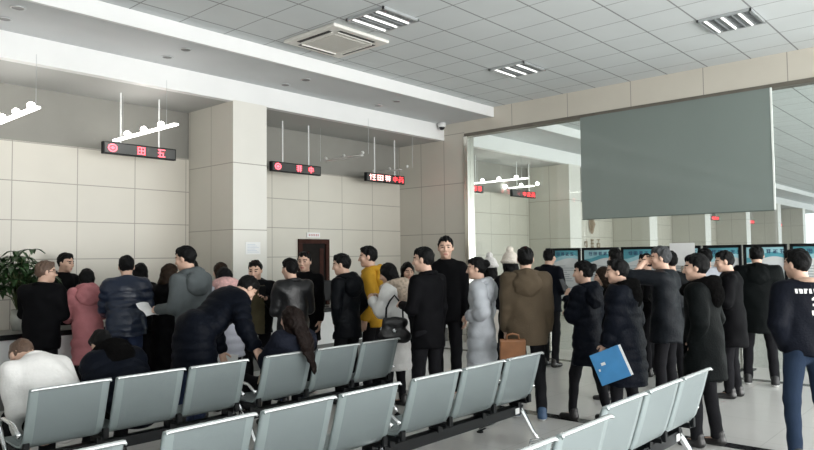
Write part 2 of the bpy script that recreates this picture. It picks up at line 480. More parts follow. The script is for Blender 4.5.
        meshobj({'fur': 'fur_hood', 'plain': 'hood', 'collar': 'collar', 'up': 'hood'}[hood], g.mesh(), hm, root)
    if scarf:
        g = SDF(neck-.24*s, neck+.24*s, .010*s)
        for k in range(16):
            a0, a1 = [2*PI*x/16 for x in (k, k+1)]
            p = lambda a: S(.085*math.cos(a), .01+.085*math.sin(a), .005+.02*math.sin(2*a))
            g.cone(p(a0), p(a1), .036*s, .036*s, .02, (neck, Rt))
        g.wobble(.006, 50/s, ph)
        meshobj('scarf', g.mesh(), scarf, root)
    # ---- hair
    hm = HAIRM[hcol]
    g = SDF(HO-np.array([.24, .40, .70])*s, HO+.2*s, .0075*s)
    g.ell(S(0, -.012, .024), S(.0835, .106, .106), .01, FH)
    if hair in ('short', 'bun', 'pony'):
        for k in range(9):
            a = -1.15+2.3*k/8
            g.ell(S(.052*math.sin(a), .058*math.cos(a)-.008, .098-.012*abs(a)), S(.020, .024, .018), .018, FH)
    if hair in ('short', 'bun', 'pony'):      # uneven hairline: fringe, bare temples, ears free
        P = np.stack(np.broadcast_arrays(g.ax[0][:, None, None], g.ax[1][None, :, None], g.ax[2][None, None, :]), -1)
        q = ((P-HO)@Rh)/s
        ax_ = np.abs(q[..., 0])
        cut = .74*q[..., 1]-.67*q[..., 2]-.012+.016*np.clip((ax_-.030)/.02, 0, 1)*(q[..., 1] > .02)-.007*np.sin(95*q[..., 0]+ph)-.005*np.sin(210*q[..., 0]+2*ph)
        g.D = np.maximum(g.D, (cut*.8*s).astype(np.float32)); g.half((0, 0, -1), .082*s, FH)
        g.D = g.D-(.005*np.sin(130*q[..., 0]+5*q[..., 1]*20+ph)*np.clip(q[..., 2]*14, 0, 1)).astype(np.float32)*s
    if hair == 'crop':
        g.D += .006*s
        g.half((0, .74, -.67), .006*s, FH); g.half((0, 0, -1), .07*s, FH)
    if hair == 'bun':
        g.ell(S(0, -.115, .045), S(.045, .042, .045), .015, FH)
    if hair == 'pony':
        g.cone(S(0, -.105, .02), S(0, -.15, -.03), .026*s, .034*s, .015, FH); g.cone(S(0, -.15, -.03), S(0, -.145, -.20), .034*s, .014*s, .015, FH)
    if hair in ('bob', 'long', 'vlong'):
        L = {'bob': -.12, 'long': -.26, 'vlong': -.34}[hair]
        g.cone(S(0, -.035, .0), S(0, -.055, L), .088*s, (.082 if hair == 'bob' else .05)*s, .03, FH, sc=(1, .72, 1))
        for sd in (-1, 1):
            g.cone(S(.062*sd, .01, .02), S(.068*sd, -.005, max(L, -.16)), .03*s, .026*s, .02, FH)
        g.ell(S(0, .10, -.02), S(.058, .10, .088), .012, FH, sub=True)
        g.ell(S(0, .06, -.17), S(.05, .09, .09), .012, FH, sub=True)
    if hair == 'vlong':
        g.cone(S(0, -.075, -.02), S(.01, -.150, -.24), .098*s, .082*s, .03, FH, sc=(1, .55, 1)); g.cone(S(.01, -.150, -.24), S(.04, -.185, -.52), .080*s, .028*s, .03, FH, sc=(1, .5, 1))
    X, Y, Z = g.ax[0][:, None, None], g.ax[1][None, :, None], g.ax[2][None, None, :]
    g.D = g.D+(.0035*np.sin(75*X+3*np.sin(40*Z)+ph)*np.sin(70*Y+2*np.sin(50*X))+.002*np.sin(60*Z+50*X+ph)).astype(np.float32)
    if hat: 
        g.half((0, -.15, 1), .035*s, FH)
    if hair != 'none': meshobj('hair', g.mesh(), hm, root)
    if hat:
        g = SDF(HO-.2*s, HO+.24*s, .008*s)
        g.ell(S(0, -.012, .045), S(.098, .118, .115), .01, FH); g.half((0, .12, -1), -.012*s, FH)
        for k in range(20):
            a0, a1 = 2*PI*k/20, 2*PI*(k+1)/20
            p = lambda a: S(.094*math.cos(a), -.012+.114*math.sin(a), .032+.012*math.sin(a))
            g.cone(p(a0), p(a1), .02*s, .02*s, .01, FH)
        if hat[1]: g.ell(S(0, -.02, .175), S(.045, .045, .042), .01, FH)
        X, Y, Z = g.ax[0][:, None, None], g.ax[1][None, :, None], g.ax[2][None, None, :]
        g.D = g.D+(.004*np.sin(150*X)*np.sin(150*Y+Z*90)).astype(np.float32)
        meshobj('hat', g.mesh(), hat[0], root)
    M = Matrix.Translation((xy[0], xy[1], z0))@Matrix.Rotation(math.radians(th)-PI/2, 4, 'Z')
    return dict(root=root, M=M, wr=wr, el=el, sh=sh, fd=fd, HO=HO, Rh=Rh, neck=neck, Hc=Hc, Rt=Rt, s=s, world=lambda p: M@Vector(p))
# ------------------------------------------------------------------ the hall
RX, WY, BY, CZ, SZ, LZ = 10.5, 9.62, 8.42, 4.40, 4.22, 3.92   # side wall, back wall, beam face, ceiling, soffit, low ceiling
X0, X1, Y0 = -3.0, 46.0, -7.0
TILE, JT = (.60, .572, .505), (.31, .29, .25)
m_back = joints('wall_panels_back', TILE, JT, 0, .82, 3.12, 2, .51, 3.18, .012)
m_side = joints('wall_panels_side', TILE, JT, 1, .60, 8.43, 2, .97, 3.04, .012)
m_pierA = joints('pier_panels_front_lit', (.70, .685, .635), JT, 2, .97, 3.02, 2, 0, 0, .012)  # same tile made paler: daylight on the pier fronts is put into the colour
m_head = joints('header_panels', (.60, .565, .49), JT, 1, 1.128, 2.32, 2, 0, 0, .012)
m_floor = joints('floor_tiles', (.66, .65, .63), (.48, .475, .46), 0, .8, .06, 1, .8, .1, .005, rough=.22, spec=.5, var=.04)
m_ceil = joints('ceiling_tiles', (.66, .69, .695), (.28, .29, .295), 0, .6, .5, 1, .6, .38, (.013, .020), rough=.8, spec=.2, var=.03)
m_plaster = mat('white_plaster', (.77, .775, .77), .7, var=.02, scale=2)
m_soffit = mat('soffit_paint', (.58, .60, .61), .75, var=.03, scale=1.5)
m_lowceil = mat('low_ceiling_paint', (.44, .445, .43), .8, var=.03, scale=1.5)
m_band = mat('grey_brown_band', (.25, .245, .222), .8, var=.05, scale=1.5)
m_steel = mat('brushed_steel', (.72, .70, .64), .25, 1, var=.06, scale=3)
m_bronze = mat('bronze_frame', (.16, .145, .12), .45, .3, var=.08)
m_black = mat('black_plastic', (.006, .007, .008), .4, spec=.2)
m_stripe = mat('black_granite', (.018, .018, .02), .2, var=.4, scale=40)
m_white = mat('white_laminate', (.78, .785, .78), .35, var=.02)
m_granite = mat('grey_granite', (.20, .195, .185), .3, var=.35, scale=60)
m_dark = mat('dark_plinth', (.13, .13, .125), .5)

struct('floor', B(X0, X1, Y0, WY+.2, -.1, 0), m_floor)
bm = bmesh.new()
box(bm, X0, X1, Y0, 7.25, CZ, CZ+.1)
struct('ceiling', bm, m_ceil)
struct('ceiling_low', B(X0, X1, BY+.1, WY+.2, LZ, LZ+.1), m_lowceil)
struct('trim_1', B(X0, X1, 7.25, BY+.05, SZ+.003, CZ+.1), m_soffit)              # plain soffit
struct('trim_2', B(X0, X1, 7.225, 7.27, SZ-.01, CZ-.003), m_plaster)              # white cornice step
struct('trim_3', B(X0, X1, BY, BY+.12, LZ-.005, SZ+.02), m_plaster)              # white beam face
bm = bmesh.new(); box(bm, X0, X1, WY, WY+.15, 0, 3.19); o = struct('wall_back', bm, m_back)
struct('trim_4', B(X0, X1, WY+.03, WY+.15, 3.19, LZ+.02), m_band)               # darker grey-brown band over the panels
# piers under the beam, one every 4.93 m
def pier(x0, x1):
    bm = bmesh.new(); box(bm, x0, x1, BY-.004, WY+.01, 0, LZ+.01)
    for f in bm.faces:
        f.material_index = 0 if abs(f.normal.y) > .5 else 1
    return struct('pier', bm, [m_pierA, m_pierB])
m_pierB = joints('pier_panels_side_shaded', (.56, .54, .48), JT, 1, .60, 8.39, 2, .97, 3.02, .012)  # same tile made darker: shade on the pier sides is put into the colour
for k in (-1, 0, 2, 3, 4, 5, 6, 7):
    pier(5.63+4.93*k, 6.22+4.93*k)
# side wall: panelled return beside the corner, header over the glass
struct('wall_right', B(RX, RX+.15, 7.92, WY+.05, 0, CZ+.05), m_side)
struct('wall_header', B(RX, RX+.15, Y0, 7.921, 3.985, CZ+.05), m_head)
struct('trim_5', B(RX-.012, RX+.162, Y0, 7.92, 3.925, 3.987), m_bronze)
struct('trim_6', B(RX-.03, RX+.18, 7.83, 7.925, 0, 3.93, bev=.008), m_steel)        # steel jamb of the glass wall
# glass wall
def glass_mat(name, tint, refl):
    m = bpy.data.materials.new(name); m.use_nodes = True; t = m.node_tree; t.nodes.clear()
    out = t.nodes.new('ShaderNodeOutputMaterial'); mx = t.nodes.new('ShaderNodeMixShader')
    tr = t.nodes.new('ShaderNodeBsdfTransparent'); tr.inputs[0].default_value = (*tint, 1)
    gl = t.nodes.new('ShaderNodeBsdfGlossy'); gl.inputs['Roughness'].default_value = .02
    fr = t.nodes.new('ShaderNodeLayerWeight'); fr.inputs['Blend'].default_value = .5
    pw = t.nodes.new('ShaderNodeMath'); pw.operation = 'POWER'; pw.inputs[1].default_value = 5; lk(t, fr.outputs['Facing'], pw.inputs[0])
    ad = t.nodes.new('ShaderNodeMath'); ad.operation = 'MULTIPLY_ADD'; ad.inputs[1].default_value = 1-refl; ad.inputs[2].default_value = refl; lk(t, pw.outputs[0], ad.inputs[0])
    lk(t, ad.outputs[0], mx.inputs[0]); lk(t, tr.outputs[0], mx.inputs[1]); lk(t, gl.outputs[0], mx.inputs[2]); lk(t, mx.outputs[0], out.inputs[0])
    return m
m_glass = glass_mat('clear_glass', (.90, .93, .915), .045)
for i, (ya, yb) in enumerate(((5.47, 7.83), (2.55, 5.465), (-.4, 2.545), (-3.4, -.405))):
    zb = 0.0 if i != 1 else 0.0
    struct('window_%d' % (i+1), B(RX+.055, RX+.067, ya, yb, 0.01, 3.93), m_glass)
# frosted hanging panel in the upper part of the glass wall
m, t, b = nt('frosted_film')
b.inputs['Base Color'].default_value = (.21, .25, .235, 1); b.inputs['Roughness'].default_value = .32
n = t.nodes.new('ShaderNodeTexNoise'); n.inputs['Scale'].default_value = .8
tc = t.nodes.new('ShaderNodeTexCoord'); lk(t, tc.outputs['Object'], n.inputs['Vector'])
r = t.nodes.new('ShaderNodeValToRGB'); r.color_ramp.elements[0].color = (.205, .245, .228, 1); r.color_ramp.elements[1].color = (.245, .29, .27, 1)
lk(t, n.outputs['Fac'], r.inputs['Fac']); lk(t, r.outputs['Color'], b.inputs['Base Color'])
# the film lets a little of the hall behind show through
tp = t.nodes.new('ShaderNodeBsdfTransparent'); mxs = t.nodes.new('ShaderNodeMixShader'); mxs.inputs[0].default_value = .16
lk(t, b.outputs[0], mxs.inputs[1]); lk(t, tp.outputs[0], mxs.inputs[2]); lk(t, mxs.outputs[0], t.nodes['Material Output'].inputs['Surface'])
m_frost = m
fp = thing('frosted_panel', 'large grey-green frosted glass panel hanging from the tiled header in the glass wall', 'glass panel', (RX-.02, 4.0, 2.22))
obj('pane', B(-.006, .006, -1.46, 1.46, 0, 1.715), m_frost, fp)
obj('edge_strip', B(-.012, .012, -1.478, -1.455, 0, 1.715), mat('pale_edge', (.80, .84, .80), .3), fp)
obj('bottom_edge', B(-.010, .010, -1.46, 1.46, -.012, .0), mat('dark_green_edge', (.07, .10, .09), .3), fp)
# black floor bands running along the glass wall
for i, x in enumerate((9.53, 6.17)):
    struct('trim_%d' % (7+i), B(x-.075, x+.075, Y0, 8.2, -.02, .002), m_stripe)
# door in the back wall
wood = mat('dark_red_wood', (.040, .013, .009), .55, var=.3, scale=12, spec=.12)
d = thing('door_1', None, None, (8.15, WY, 0)); d['kind'] = 'structure'
bm = bmesh.new(); box(bm, -.37, -.29, -.04, .02, 0, 1.889); box(bm, .27, .35, -.04, .02, 0, 1.889); box(bm, -.37, .35, -.04, .02, 1.89, 1.97)
obj('door_frame', bm, wood, d)
obj('door_leaf', B(-.29, .27, -.012, .02, 0, 1.89), mat('door_leaf_dark', (.012, .010, .009), .6, var=.2, spec=.08), d)
obj('door_panel', B(.13, .22, -.02, 0, .15, 1.8), wood, d)
obj('door_handle', T([(.21, -.015, 1.0), (.21, -.06, 1.0), (.12, -.06, 1.0)], .01), m_steel, d)
red = mat('print_red', (.50, .06, .05), .5)
p = thing('door_plate', 'small white name plate with red lettering above the dark wooden door', 'sign', (8.14, WY-.012, 2.0))
obj('plate', B(-.16, .15, -.006, .006, 0, .09), m_white, p)
bm = bmesh.new()
for k in range(6): 
    x = -.12+.042*k; box(bm, x, x+.028, -.009, -.006, .05, .056); box(bm, x, x+.028, -.009, -.006, .03, .036); box(bm, x+.011, x+.017, -.009, -.006, .022, .066)
obj('lettering', bm, red, p)
# paper notice on the pier
p = thing('paper_notice', 'white paper notice taped to the front of the tiled pier', 'notice', (5.97, BY-.006, 1.69))
obj('sheet', B(-.13, .13, -.002, .002, 0, .18), m_white, p)
bm = bmesh.new()
for k in range(6): box(bm, -.10, .10-.03*(k % 3), -.0035, -.002, .03+.022*k, .036+.022*k)
obj('printed_lines', bm, mat('print_pale_blue', (.50, .56, .66), .6), p)
# dome camera in the corner of the beam
p = thing('security_camera', 'white dome security camera fixed at the end of the white beam', 'camera', (10.30, BY-.02, 4.16))
bm = bmesh.new(); lathe(bm, [(.03, .07), (.075, .06), (.078, .0), (.07, -.02)], (0, -.09, 0)); box(bm, -.03, .03, -.09, .02, .045, .075)
obj('housing', bm, m_white, p, True)
bm = bmesh.new(); bmesh.ops.create_uvsphere(bm, u_segments=20, v_segments=12, radius=.058, matrix=Matrix.Translation((0, -.09, -.02)))
obj('dome', bm, mat('dome_black', (.015, .015, .018), .1), p, True)

# ceiling fixtures
m_alu = mat('louvre_aluminium', (.55, .57, .58), .35, .7, var=.05)
m_lamp = emit('fluorescent_tube', (1, 1, .97), .36)
m_louv = mat('louvre_grey', (.30, .315, .325), .4, .5)
m_trof = mat('troffer_grey', (.20, .215, .22), .5)
def grille(x, y, label, ang=0):
    t = thing('ceiling_light', label, 'ceiling light', (x, y, CZ), ang, 'louvred ceiling lights')
    obj('housing', B(-.29, .29, -.29, .29, -.012, -.002), m_trof, t)
    bm = bmesh.new()
    for s_ in (-1, 1): box(bm, s_*.29-.01, s_*.29+.01, -.3, .3, -.03, 0); box(bm, -.3, .3, s_*.29-.01, s_*.29+.01, -.03, 0)
    obj('frame', bm, m_alu, t)
    for k in (-1, 0, 1):
        obj('tube', T([(-.27, .19*k+.03, -.022), (.27, .19*k+.03, -.022)], .014, 8), m_lamp, t, True)
        bm = bmesh.new()
        for j in range(9): box(bm, -.26+.065*j-.004, -.26+.065*j+.004, .19*k-.075, .19*k-.015, -.03, -.012)
        box(bm, -.27, .27, .19*k-.085, .19*k-.075, -.032, -.012)
        obj('louvre', bm, m_louv, t)
grille(8.6, 5.48, 'square louvred ceiling light nearest the cornice end and the glass wall')
grille(8.6, 2.48, 'square louvred ceiling light above the frosted glass panel, right of the others')
grille(5.67, 5.44, 'square louvred ceiling light right beside the air conditioner cassette')
t = thing('air_conditioner', 'square white ceiling air conditioner cassette with dark vent slots', 'air conditioner', (5.82, 6.40, CZ))
m_acw = mat('aged_white_plastic', (.74, .725, .68), .5, var=.04)
obj('panel', B(-.475, .475, -.48, .48, -.045, -.001, bev=.015), m_acw, t)
obj('intake_grille', B(-.26, .26, -.26, .26, -.052, -.04, bev=.004), joints('intake_slats', (.60, .585, .54), (.50, .485, .45), 0, .03, 0, 1, 0, 0, .008), t)
for k in range(4):
    M = Matrix.Rotation(k*PI/2, 4, 'Z')
    bm = bmesh.new(); box(bm, -.30, .30, .345, .40, -.048, -.042, M=M); obj('vent_slot', bm, m_black, t)
    bm = bmesh.new(); box(bm, -.29, .29, .33, .348, -.056, -.044, M=M); obj('flap', bm, m_acw, t)
# soffit downlights
for k, (x, y) in enumerate(((2.48, 7.55), (2.50, 8.0), (4.40, 7.6), (4.40, 8.05), (6.36, 7.66), (6.33, 8.1), (8.3, 7.66), (8.3, 8.1))):
    nm = ('first', 'second', 'third', 'fourth')[k//2]
    t = thing('downlight', 'small round soffit downlight, %s pair from the left, %s' % (nm, 'beam side' if k % 2 else 'cornice side'), 'downlight', (x, y, SZ+.003), 0, 'soffit downlights')
    bm = bmesh.new(); lathe(bm, [(.075, -.001), (.078, -.008), (.062, -.012), (.058, -.006)], seg=20); obj('ring', bm, m_alu, t, True)
    bm = bmesh.new(); lathe(bm, [(.056, -.002), (.056, -.008)], seg=20); obj('reflector', bm, mat('lamp_hollow', (.14, .14, .14), .4), t)
# hanging LED queue signs
m_ledk = mat('led_face', (.05, .052, .05), .35); m_led = emit('led_red', (1.0, .10, .13), 1.7); m_led2 = emit('led_pink', (1.0, .45, .42), 1.6); m_ledoff = emit('led_bright_red', (1.0, .05, .06), 1.3)
GL = {  # simple strokes in a unit square: (x0, z0, x1, z1)
    'ring': None, 'a': [(.1, .1, .1, .9), (.1, .9, .9, .9), (.9, .9, .9, .1), (.1, .1, .9, .1), (.1, .5, .9, .5), (.5, .1, .5, .9)],
    'b': [(.1, .85, .9, .85), (.5, .85, .5, .1), (.15, .5, .85, .5), (.05, .1, .95, .1), (.25, .5, .2, .1)], 'c': [(.1, .9, .9, .9), (.3, .9, .3, .05), (.1, .5, .7, .5), (.1, .05, .9, .05), (.7, .5, .7, .05)],
    'd': [(.5, .05, .5, .95), (.15, .75, .85, .75), (.15, .35, .85, .35), (.15, .75, .15, .35), (.85, .75, .85, .35)], 'e': [(.1, .9, .9, .9), (.1, .6, .9, .6), (.1, .3, .9, .3), (.3, .95, .3, .05), (.7, .95, .7, .05)],
    'f': [(.2, .95, .2, .05), (.05, .7, .4, .7), (.5, .9, .95, .9), (.72, .9, .72, .05), (.5, .5, .95, .5), (.5, .05, .95, .05)], 'g': [(.1, .95, .9, .95), (.5, .95, .5, .6), (.1, .6, .9, .6), (.2, .6, .1, .05), (.8, .6, .9, .05), (.2, .3, .8, .3)]}
def glyph(bm, ch, x, z, w, h, y, th=.012):
    if ch == 'ring':
        seg = 16
        for k in range(seg):
            a0, a1 = 2*PI*k/seg, 2*PI*(k+1)/seg
            vs = [bm.verts.new((x+w/2+math.cos(a)*r*w/2, y, z+h/2+math.sin(a)*r*h/2)) for a, r in ((a0, .7), (a1, .7), (a1, 1.0), (a0, 1.0))]
            bm.faces.new(vs)
        box(bm, x+w*.38, x+w*.62, y-.002, y+.002, z+h*.3, z+h*.7); box(bm, x+w*.25, x+w*.75, y-.002, y+.002, z+h*.42, z+h*.58)
        return
    for a, b_, c, d_ in GL[ch]:
        x0_, x1_ = sorted((x+a*w, x+c*w)); z0_, z1_ = sorted((z+b_*h, z+d_*h))
        box(bm, x0_-th/2, x1_+th/2, y-.002, y+.002, z0_-th/2, z1_+th/2)
def led_sign(x, label, items, y=9.1, z=3.06):
    t = thing('led_sign', label, 'sign', (x, y, z), 0, 'hanging LED queue signs')
    obj('case', B(-.53, .53, -.02, .05, 0, .165, bev=.006), m_black, t)
    obj('display', B(-.51, .51, -.024, -.015, .018, .148), m_ledk, t)
    for s_ in (-.28, .28): obj('rod', T([(s_, .015, .16), (s_, .015, LZ-z)], .012), m_white, t)
    for nm in ('led', 'led2', 'ledoff'):
        for kind, ch, gx, w in items:
            if kind != nm: continue
            bm = bmesh.new(); glyph(bm, ch, gx, .028, w, .112, -.028)
            obj('symbol' if ch == 'ring' else 'character', bm, {'led': m_led, 'led2': m_led2, 'ledoff': m_ledoff}[nm], t)
two = [('led', 'ring', -.47, .13), ('led', 'a', -.06, .12), ('led', 'c', .24, .12)]
led_sign(4.58, 'black hanging sign with red lit symbols left of the tiled pier, under the three-bulb lamp', two)
led_sign(7.34, 'black hanging sign with red lit symbols just right of the tiled pier', [('led', 'ring', -.47, .13), ('led', 'e', -.02, .12), ('led', 'd', .24, .12)])
led_sign(9.52, 'hanging sign filled with pink and red characters beside the corner of the hall', [('led2', 'f', -.46, .17), ('led2', 'a', -.25, .17), ('led2', 'e', -.04, .17), ('ledoff', 'd', .18, .14), ('ledoff', 'g', .35, .14)])
led_sign(2.07, 'hanging queue sign cut by the left edge of the photo', [('led2', 'a', .36, .13)])
led_sign(12.2, 'red lit hanging sign seen through the glass close to the steel jamb', [('ledoff', 'f', -.1, .16), ('ledoff', 'a', .1, .16), ('ledoff', 'e', .3, .16)])
led_sign(14.45, 'half lit red hanging sign seen through the glass beside the far pier', [('ledoff', 'd', -.08, .16), ('ledoff', 'b', .12, .16), ('ledoff', 'g', .32, .16)])
for x, nm in ((28.5, 'left of the three small ones'), (33.4, 'middle one of the three small ones'), (38.3, 'right of the three small ones')):
    led_sign(x, 'tiny distant red sign under the frosted panel edge, '+nm, [('ledoff', 'f', -.4, .24), ('ledoff', 'a', -.1, .24), ('ledoff', 'e', .2, .24)], z=2.95)
# hanging lamps over the counter: a white bar with three bulbs
m_bulb = emit('bulb_glow', (1, .98, .93), 14); m_barlit = emit('lamp_bar_lit', (1, .98, .94), 3.0); m_baroff = mat('lamp_bar_white', (.55, .55, .53), .4)
def hang_lamp(x, label, lit=True, ya=7.82, yb=9.5, z=3.32):
    t = thing('pendant_lamp', label, 'lamp', (x, (ya+yb)/2, z), 0, 'hanging lamps over the counter')
    h = (yb-ya)/2
    obj('bar', B(-.035, .035, -h, h, -.012, .012, bev=.005), m_barlit if lit else m_baroff, t)
    for k in (-1, 0, 1):
        bm = bmesh.new(); bmesh.ops.create_uvsphere(bm, u_segments=14, v_segments=10, radius=.042 if lit else .03, matrix=Matrix.Translation((0, k*.46, .045)))
        obj('bulb', bm, m_bulb if lit else m_baroff, t, True)
    for k in (-1, 1): obj('wire', T([(0, k*.6, .01), (0, k*.6, LZ-z)], .003, 5), m_alu, t)
hang_lamp(4.40, 'lit three-bulb lamp bar hanging over the left sign, left of the pier')
hang_lamp(2.84, 'lit three-bulb lamp bar hanging at the left edge of the photo', ya=8.0, yb=9.3)
hang_lamp(7.92, 'unlit lamp bar hanging right of the pier, between the two signs', False, 8.1, 9.0)
hang_lamp(9.75, 'unlit lamp bar hanging behind the pink sign by the corner', False, 8.9, 9.5)
hang_lamp(12.87, 'lit lamp bar seen through the glass, the longer one by the jamb', True, 8.0, 9.5)
hang_lamp(14.42, 'lit lamp bar seen through the glass, the shorter one by the far pier', True, 8.8, 9.5)
# emblem on the far hall wall
t = thing('wall_emblem', 'brown oval emblem on the far panelled wall just below the frosted panel', 'emblem', (18.98, WY-.01, 2.55))
br = mat('emblem_brown', (.30, .22, .15), .6)
bm = bmesh.new()
for k in range(18):
    a0, a1 = 2*PI*k/18, 2*PI*(k+1)/18
    vs = [bm.verts.new((math.cos(a)*r*.17, yy, math.sin(a)*r*.30)) for yy in (-.02,) for a, r in ((a0, .62), (a1, .62), (a1, 1), (a0, 1))]
    bm.faces.new(vs)
tube(bm, [(0, -.02, -.2), (.04, -.03, 0), (0, -.02, .2)], [.05, .09, .03], 8)
obj('ring', bm, br, t)
t = thing('wall_characters', 'row of brown characters on the far panelled wall under the oval emblem', 'lettering', (18.2, WY-.01, 1.76))
for k, ch in enumerate(('f', 'd', 'e', 'g')):
    bm = bmesh.new(); glyph(bm, ch, .40*k-.1, 0, .22, .34, -.01, .03); obj('character', bm, br, t)
# ------------------------------------------------------------------ counter and what stands on it
ct = thing('service_counter', 'long white service counter with dark stone top along the back of the hall', 'counter', (0, 8.30, 0))
for a, b_ in ((-2.9, 5.60), (6.25, 10.4)):
    obj('front_panel', B(a, b_, 0, .03, .26, .785), m_white, ct)
    obj('plinth', B(a, b_, .02, .05, 0, .26), m_dark, ct)
    obj('body_panel', B(a, b_, .05, .50, .1, .78), m_white, ct)
    obj('countertop', B(a, b_, -.03, .62, .785, .825, bev=.004), m_granite, ct)
    obj('front_edge', B(a, b_, -.036, -.028, .765, .825), m_black, ct)
obj('front_panel', B(5.60, 6.25, 0, .03, .26, .785), m_white, ct); obj('countertop', B(5.60, 6.25, -.03, .115, .785, .825), m_granite, ct); obj('front_edge', B(5.60, 6.25, -.036, -.028, .765, .825), m_black, ct); obj('plinth', B(5.60, 6.25, .02, .05, 0, .26), m_dark, ct)
m_scr = mat('screen_black', (.012, .013, .016), .15)
def monitor(x, y, rz, label):
    t = thing('computer_monitor', label, 'monitor', (x, y, .826), rz, 'monitors on the counter')
    obj('shell', B(-.25, .25, -.02, .025, .10, .43, bev=.01), m_black, t)
    obj('screen', B(-.235, .235, .024, .028, .12, .415), m_scr, t)
    obj('neck', B(-.03, .03, -.03, -.005, .01, .2), m_black, t)
    obj('base', B(-.12, .12, -.11, .06, 0, .014, bev=.005), m_black, t)
monitor(2.30, 8.55, .25, 'black monitor seen from behind on the counter by the potted plant')
monitor(7.35, 8.55, -.2, 'black monitor on the counter beneath the wooden door, the left one')
monitor(7.95, 8.62, .15, 'black monitor on the counter beneath the wooden door, the right one')
t = thing('desk_telephone', 'small black telephone lying on the counter beside the monitors', 'telephone', (7.68, 8.44, .826), .4)
obj('base', B(-.09, .09, -.1, .1, 0, .05, bev=.01), m_black, t); obj('handset', T([(-.06, -.1, .06), (-.06, 0, .075), (-.06, .1, .06)], [.022, .015, .022]), m_black, t, True)
# potted plant: pale vase, thin stems, drooping fingers of leaves
def plant(x, y, z, hgt, sp, label, n, seed, potr=.09, poth=.24):
    rn = random.Random(seed)
    t = thing('potted_plant', label, 'plant', (x, y, z))
    bm = bmesh.new(); lathe(bm, [(potr*.7, 0), (potr, poth*.5), (potr*.85, poth), (potr*.75, poth-.01), (potr*.7, poth-.03)]); obj('pot', bm, mat('pale_ceramic', (.50, .51, .47), .25), t, True)
    sb = bmesh.new(); lb = bmesh.new()
    for i in range(n):
        a = rn.random()*2*PI; r = sp*(.25+.75*rn.random()); h = poth+hgt*(.35+.65*rn.random())*(1-.25*(r/sp)**2)
        tip = Vector((r*math.cos(a), r*math.sin(a), h))
        tube(sb, [(0, 0, poth-.04), (tip.x*.3, tip.y*.3, poth+(h-poth)*.6), tip], [.006, .005, .003], 5)
        for k in range(6):
            b = 2*PI*k/6+rn.random()*.5; L = .13+.07*rn.random(); dr = -.03-.07*rn.random()
            d = Vector((math.cos(b), math.sin(b), 0)); s_ = Vector((-d.y, d.x, 0))
            pts = [tip+d*L*u+Vector((0, 0, .025*math.sin(u*PI)+dr*u*u)) for u in (0, .3, .65, 1)]; ws = (.004, .030, .028, .002)
            L_ = [lb.verts.new(p-s_*w_) for p, w_ in zip(pts, ws)]; C_ = [lb.verts.new(p-Vector((0, 0, .006))) for p in pts]; R_ = [lb.verts.new(p+s_*w_) for p, w_ in zip(pts, ws)]
            for j in range(3): lb.faces.new((L_[j], C_[j], C_[j+1], L_[j+1])); lb.faces.new((C_[j], R_[j], R_[j+1], C_[j+1]))
    obj('stem', sb, mat('stem_green', (.10, .13, .05), .6), t, True)
    obj('foliage', lb, mat('leaf_green', (.028, .070, .022), .45, var=.4, scale=9), t, True)
plant(2.92, 8.72, .826, .72, .34, 'bushy green plant in a pale vase on the left end of the counter', 62, 3)

# ------------------------------------------------------------------ rows of steel seats
m_seat = mat('steel_grey_paint', (.33, .385, .39), .38, .35, var=.03, scale=5)
m, t, b = nt('perforated_steel')
tc = t.nodes.new('ShaderNodeTexCoord'); sx = t.nodes.new('ShaderNodeSeparateXYZ'); lk(t, tc.outputs['Object'], sx.inputs[0])
def sine(o):
    k = t.nodes.new('ShaderNodeMath'); k.operation = 'MULTIPLY'; k.inputs[1].default_value = 2*PI/.0053; lk(t, o, k.inputs[0])
    q = t.nodes.new('ShaderNodeMath'); q.operation = 'SINE'; lk(t, k.outputs[0], q.inputs[0]); return q.outputs[0]
pr = t.nodes.new('ShaderNodeMath'); pr.operation = 'MULTIPLY'; lk(t, sine(sx.outputs[0]), pr.inputs[0]); lk(t, sine(sx.outputs[2]), pr.inputs[1])
ls = t.nodes.new('ShaderNodeMath'); ls.operation = 'GREATER_THAN'; ls.inputs[1].default_value = .25; lk(t, pr.outputs[0], ls.inputs[0])
mx = t.nodes.new('ShaderNodeMix'); mx.data_type = 'RGBA'; mx.inputs[6].default_value = (.31, .36, .365, 1); mx.inputs[7].default_value = (.10, .12, .125, 1); lk(t, ls.outputs[0], mx.inputs['Factor'])
lk(t, mx.outputs[2], b.inputs['Base Color']); b.inputs['Roughness'].default_value = .42; b.inputs['Metallic'].default_value = .3
m_perf = m
m_chrome = mat('polished_aluminium', (.80, .81, .82), .18, 1, var=.03)
m_rim = mat('bright_steel_rim', (.66, .69, .69), .25, .6, var=.02)
PROF = [(-.022, .790), (-.010, .803), (.006, .800), (.012, .785), (.045, .66), (.085, .53), (.108, .46), (.135, .42), (.175, .397), (.26, .388), (.38, .394), (.48, .405), (.535, .402), (.565, .385), (.575, .362)]
